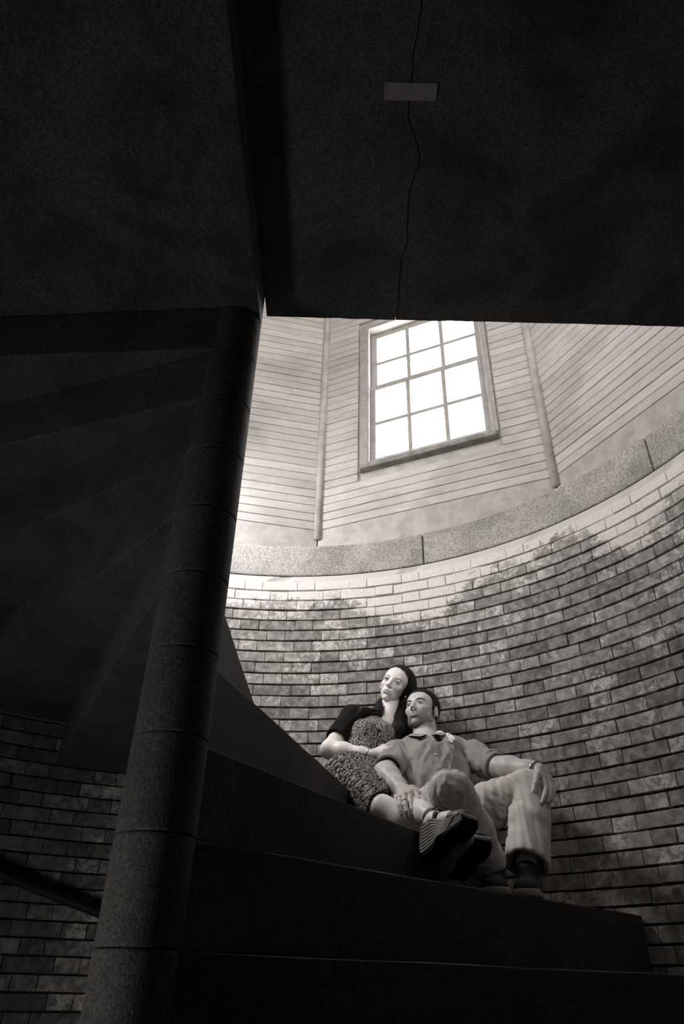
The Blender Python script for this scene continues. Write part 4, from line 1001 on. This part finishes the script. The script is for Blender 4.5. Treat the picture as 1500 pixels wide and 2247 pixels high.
    f = Field(*bounds([P['w_waist'], P['w_pelvis']], .15), .0036); f.cap(P['w_waist'] - up * .05, P['w_waist'] - up * .01, .108, .092, .02, (nm, 1.2)); f.half(P['w_waist'] - up * .004, up, .004); f.half(P['w_waist'] - up * .058, -up, .005)
    V, F = f.geo(); skin('waistband', [(relax(V, F, 1), F)], M['tweed_band'], dr, None, org, 1, label='pale tweed band at the waist')
    f = Field(*bounds([P['w_waist'], P['w_pelvis'], P['w_hipr'], P['w_knu'], P['w_knf']], .14), .0040)
    f.cap(P['w_waist'] - up * .05, P['w_pelvis'], .100, .108, .03, (nm, 1.15))
    f.cap(P['w_hipr'], lerp(P['w_hipr'], P['w_knf'], .97), .085, .060, .035); f.cap(P['w_hipl'], lerp(P['w_hipl'], P['w_knu'], .97), .085, .060, .05)
    for a_, b_ in (('w_knf', 'w_anf'), ('w_knu', 'w_anu')):
        d = unit(P[b_] - P[a_]); c = P[a_] + d * .030; f.cap(c, c + d * .14, .075, .075, .006, None, '-')
    V, F = f.geo(); V = folds(relax(V, F, 1), F, rt + .3 * up, 18, .0030, 19); skin('skirt', [(V, F)], M['tweed_skirt'], dr, None, org, 1, label='dark tweed skirt')
    # cardigan: back, shoulders and sleeves to the elbow
    f = Field(*bounds([P['w_pelvis'], nb, P['w_shl'], P['w_shr'], P['w_elr'], P['w_ell']], .13), .0042)
    bk = -nm * .030
    f.cap(P['w_waist'] - up * .07 + bk, P['w_chest'] + bk, .106, .116, .03, (nm, 1.25)); f.cap(P['w_chest'] + bk, nb - up * .05 + bk, .112, .080, .03, (nm, 1.3))
    c = lerp(P['w_shr'], P['w_elr'], .74); f.cap(lerp(nb, P['w_shr'], .5) - up * .02 + bk * .3, P['w_shr'], .046, .050, .02); f.cap(P['w_shr'], c, .052, .050, .02)
    f.cap(lerp(nb, P['w_shl'], .5) - up * .02, P['w_shl'], .046, .048, .02); f.cap(P['w_shl'], lerp(P['w_shl'], P['w_ell'], .8), .048, .044, .02); f.cap(P['w_shl'] - up * .06, P['w_waist'] + rt * .09, .05, .05, .03)
    f.cap(P['w_waist'] - rt * .085 - up * .055, P['w_waist'] - rt * .075 + up * .02, .022, .028, .02)
    d = unit(P['w_elr'] - P['w_shr']); f.cap(c + d * .022, c + d * .12, .056, .056, .003, None, '-'); f.cap(c, c + d * .05, .040, .040, .003, None, '-')
    f.cap(nb - up * .02, nb + up * .08, .050, .05, .01, None, '-')
    V, F = f.geo(); V = folds(relax(V, F, 2), F, up, 24, .0030, 27); skin('cardigan', [(V, F)], M['cardigan'], root, None, org, 1)
    # watch, ring, earring
    d = unit(P['w_wrr'] - P['w_elr']); c = P['w_wrr'] - d * .006; wt = torus_along(c, d, .0225, .0030, M['metal'], 'wristwatch', root, org, 30)
    top = c + unit(np.array(EYE) - c) * .023 + np.array([0, 0, .004]); V, F = tube([top, top + unit(np.array(EYE) - c) * .006], .0095, 20); wc_ = link('watch_case', mesh('watch_case', V, F, [M['metal']]), wt, Matrix.Translation(-Vector(org)))
    top = top + unit(np.array(EYE) - c) * .0055; V, F = tube([top, top + unit(np.array(EYE) - c) * .0012], .0070, 20); link('dial', mesh('dial', V, F, [M['dial']]), wt, Matrix.Translation(-Vector(org)))
    e_ = T((.0775, -.046, .000)); link('earring', mesh('earring', *tube([e_, e_ + np.array([0, 0, .004])], .0028, 10), [M['metal']], smooth=True), root, Matrix.Translation(-Vector(org)))
    torus_along(lerp(P['wl_a1'], P['wl_a2'], .4), P['wl_a2'] - P['wl_a1'], .0080, .0014, M['metal'], 'ring', root, org, 20)
    # wedge espadrilles
    for key, an in (('w_shoe_u', 'w_anu'), ('w_shoe_f', 'w_anf')):
        X, Y, Z = FRM[key]; Z = Z if Z @ (np.array(EYE) - P[an]) > 0 else -Z; o_ = np.array(HEEL[key])
        prof = [(-.018, .0), (0, .012), (.05, .008), (.095, -.020), (.140, -.045), (.180, -.052), (.205, -.046), (.213, -.058), (.205, -.076), (.165, -.084), (.120, -.084), (.085, -.080), (.055, -.094), (.0, -.098), (-.022, -.088)]
        W_ = [.026, .029, .030, .033, .038, .038, .030, .026, .030, .038, .037, .033, .031, .029, .026]
        W_ = [x * .92 for x in W_]; prof = [(a_ * .98, b_ * .88) for a_, b_ in prof]; sh_ = None
        K = prof; KW = W_
        def cr(A_, j, t): a, b, c, d = (np.array(A_[(j + q_) % len(A_)], float) for q_ in (-1, 0, 1, 2)); return .5 * (2 * b + (c - a) * t + (2 * a - 5 * b + 4 * c - d) * t * t + (3 * b - a - 3 * c + d) * t ** 3)
        fine_ = [tuple(cr(K, j, t)) for j in range(len(K)) for t in (0, .25, .5, .75)]; fw2 = [float(cr(KW, j, t)) for j in range(len(K)) for t in (0, .25, .5, .75)]
        prof, W_ = fine_, fw2; n = len(prof)
        def rim(sc_, zs): return [o_ + X * a + Y * b + Z * zs * w__ * sc_ for (a, b), w__ in zip(prof, W_)]
        V = rim(1, 1) + rim(1, -1); F = [tuple(range(n)), tuple(range(2 * n - 1, n - 1, -1))] + [(i, n + i, n + (i + 1) % n, (i + 1) % n) for i in range(n)]
        me = mesh('wedge', V, F, [M['jute'], M['rubber']]); bevelled(me, .003, 1, 40)
        sh_ = link('espadrille', None, root); Mi = Matrix.Translation(-Vector(org)); link('wedge', me, sh_, Mi)
        # rope courses wound round the wedge
        for q_ in range(9):
            prof, W_ = K, KW; t = (q_ + .5) / 9; top_ = prof[:8]; bot_ = prof[8:][::-1]
            for zs in (1, -1):
                pts = []
                for i in range(15):
                    u_ = i / 14; a = np.array([np.interp(u_, np.linspace(0, 1, 8), [p_[0] for p_ in top_]), np.interp(u_, np.linspace(0, 1, 8), [p_[1] for p_ in top_])]); b = np.array([np.interp(u_, np.linspace(0, 1, 7), [p_[0] for p_ in bot_]), np.interp(u_, np.linspace(0, 1, 7), [p_[1] for p_ in bot_])])
                    c = a * (1 - t) + b * t; ww = np.interp(u_, np.linspace(0, 1, 8), W_[:8]); pts.append(o_ + X * c[0] + Y * c[1] + Z * zs * (ww + .0008))
                link('rope', mesh('rope', *tube(pts, [.0046 - .002 * abs(2 * i / 14 - .9) * (i > 6) for i in range(15)], 6), [M['jute']], smooth=True), sh_, Mi)
        # rubber outsole under the wedge
        bot = fine_[29:]; WB = fw2[29:]; nb_ = len(bot); V = []
        for dz in (.001, .007):
            for zs in (1, -1): V += [o_ + X * a + Y * (b - dz) + Z * zs * (WB[i] + .002) for i, (a, b) in enumerate(bot)]
        m_ = nb_; F = [(i, i + 1, m_ + i + 1, m_ + i) for i in range(m_ - 1)] + [(2 * m_ + i, 3 * m_ + i, 3 * m_ + i + 1, 2 * m_ + i + 1) for i in range(m_ - 1)] + [(i, 2 * m_ + i, 2 * m_ + i + 1, i + 1) for i in range(m_ - 1)] + [(m_ + i, m_ + i + 1, 3 * m_ + i + 1, 3 * m_ + i) for i in range(m_ - 1)]
        link('outsole', mesh('outsole', V, F, [M['rubber']]), sh_, Mi, label='black rubber outsole')
        # leather straps round the ankle and instep, a band over the toes
        kn_ = P['w_knu' if an == 'w_anu' else 'w_knf']; ds = unit(P[an] - kn_)
        for c, ax_, r_, hw_ in ((P[an] - ds * .004, ds, .0325, .011), (P[an] + ds * .020 + X * .008, unit(ds + X * .6), .0345, .008), (o_ + X * .070 + Y * .004, unit(X - Y * .2), .0345, .009)):
            f = Field(c - .06, c + .06, .0026); f.cap(c - ax_ * .04, c + ax_ * .04, r_, r_, .002); f.half(c + ax_ * hw_, ax_, .002); f.half(c - ax_ * hw_, -ax_, .002); f.cap(c - ax_ * .04, c + ax_ * .04, r_ - .005, None, .001, None, '-'); skin('strap', [f.geo()], M['leather'], sh_, None, org, 1)
        f = Field(*bounds([o_, o_ + X * .2], .09), .0030); f.cap(o_ + X * .140 - Y * .030, o_ + X * .168 - Y * .038, .033, .031, .01, (Y, 1.3)); f.half(o_ - Y * .056, -Y, .002); V2, F2 = f.geo()
        skin('toe_band', [(V2, F2)], M['leather'], sh_, None, org, 1)
    return root
build_woman()
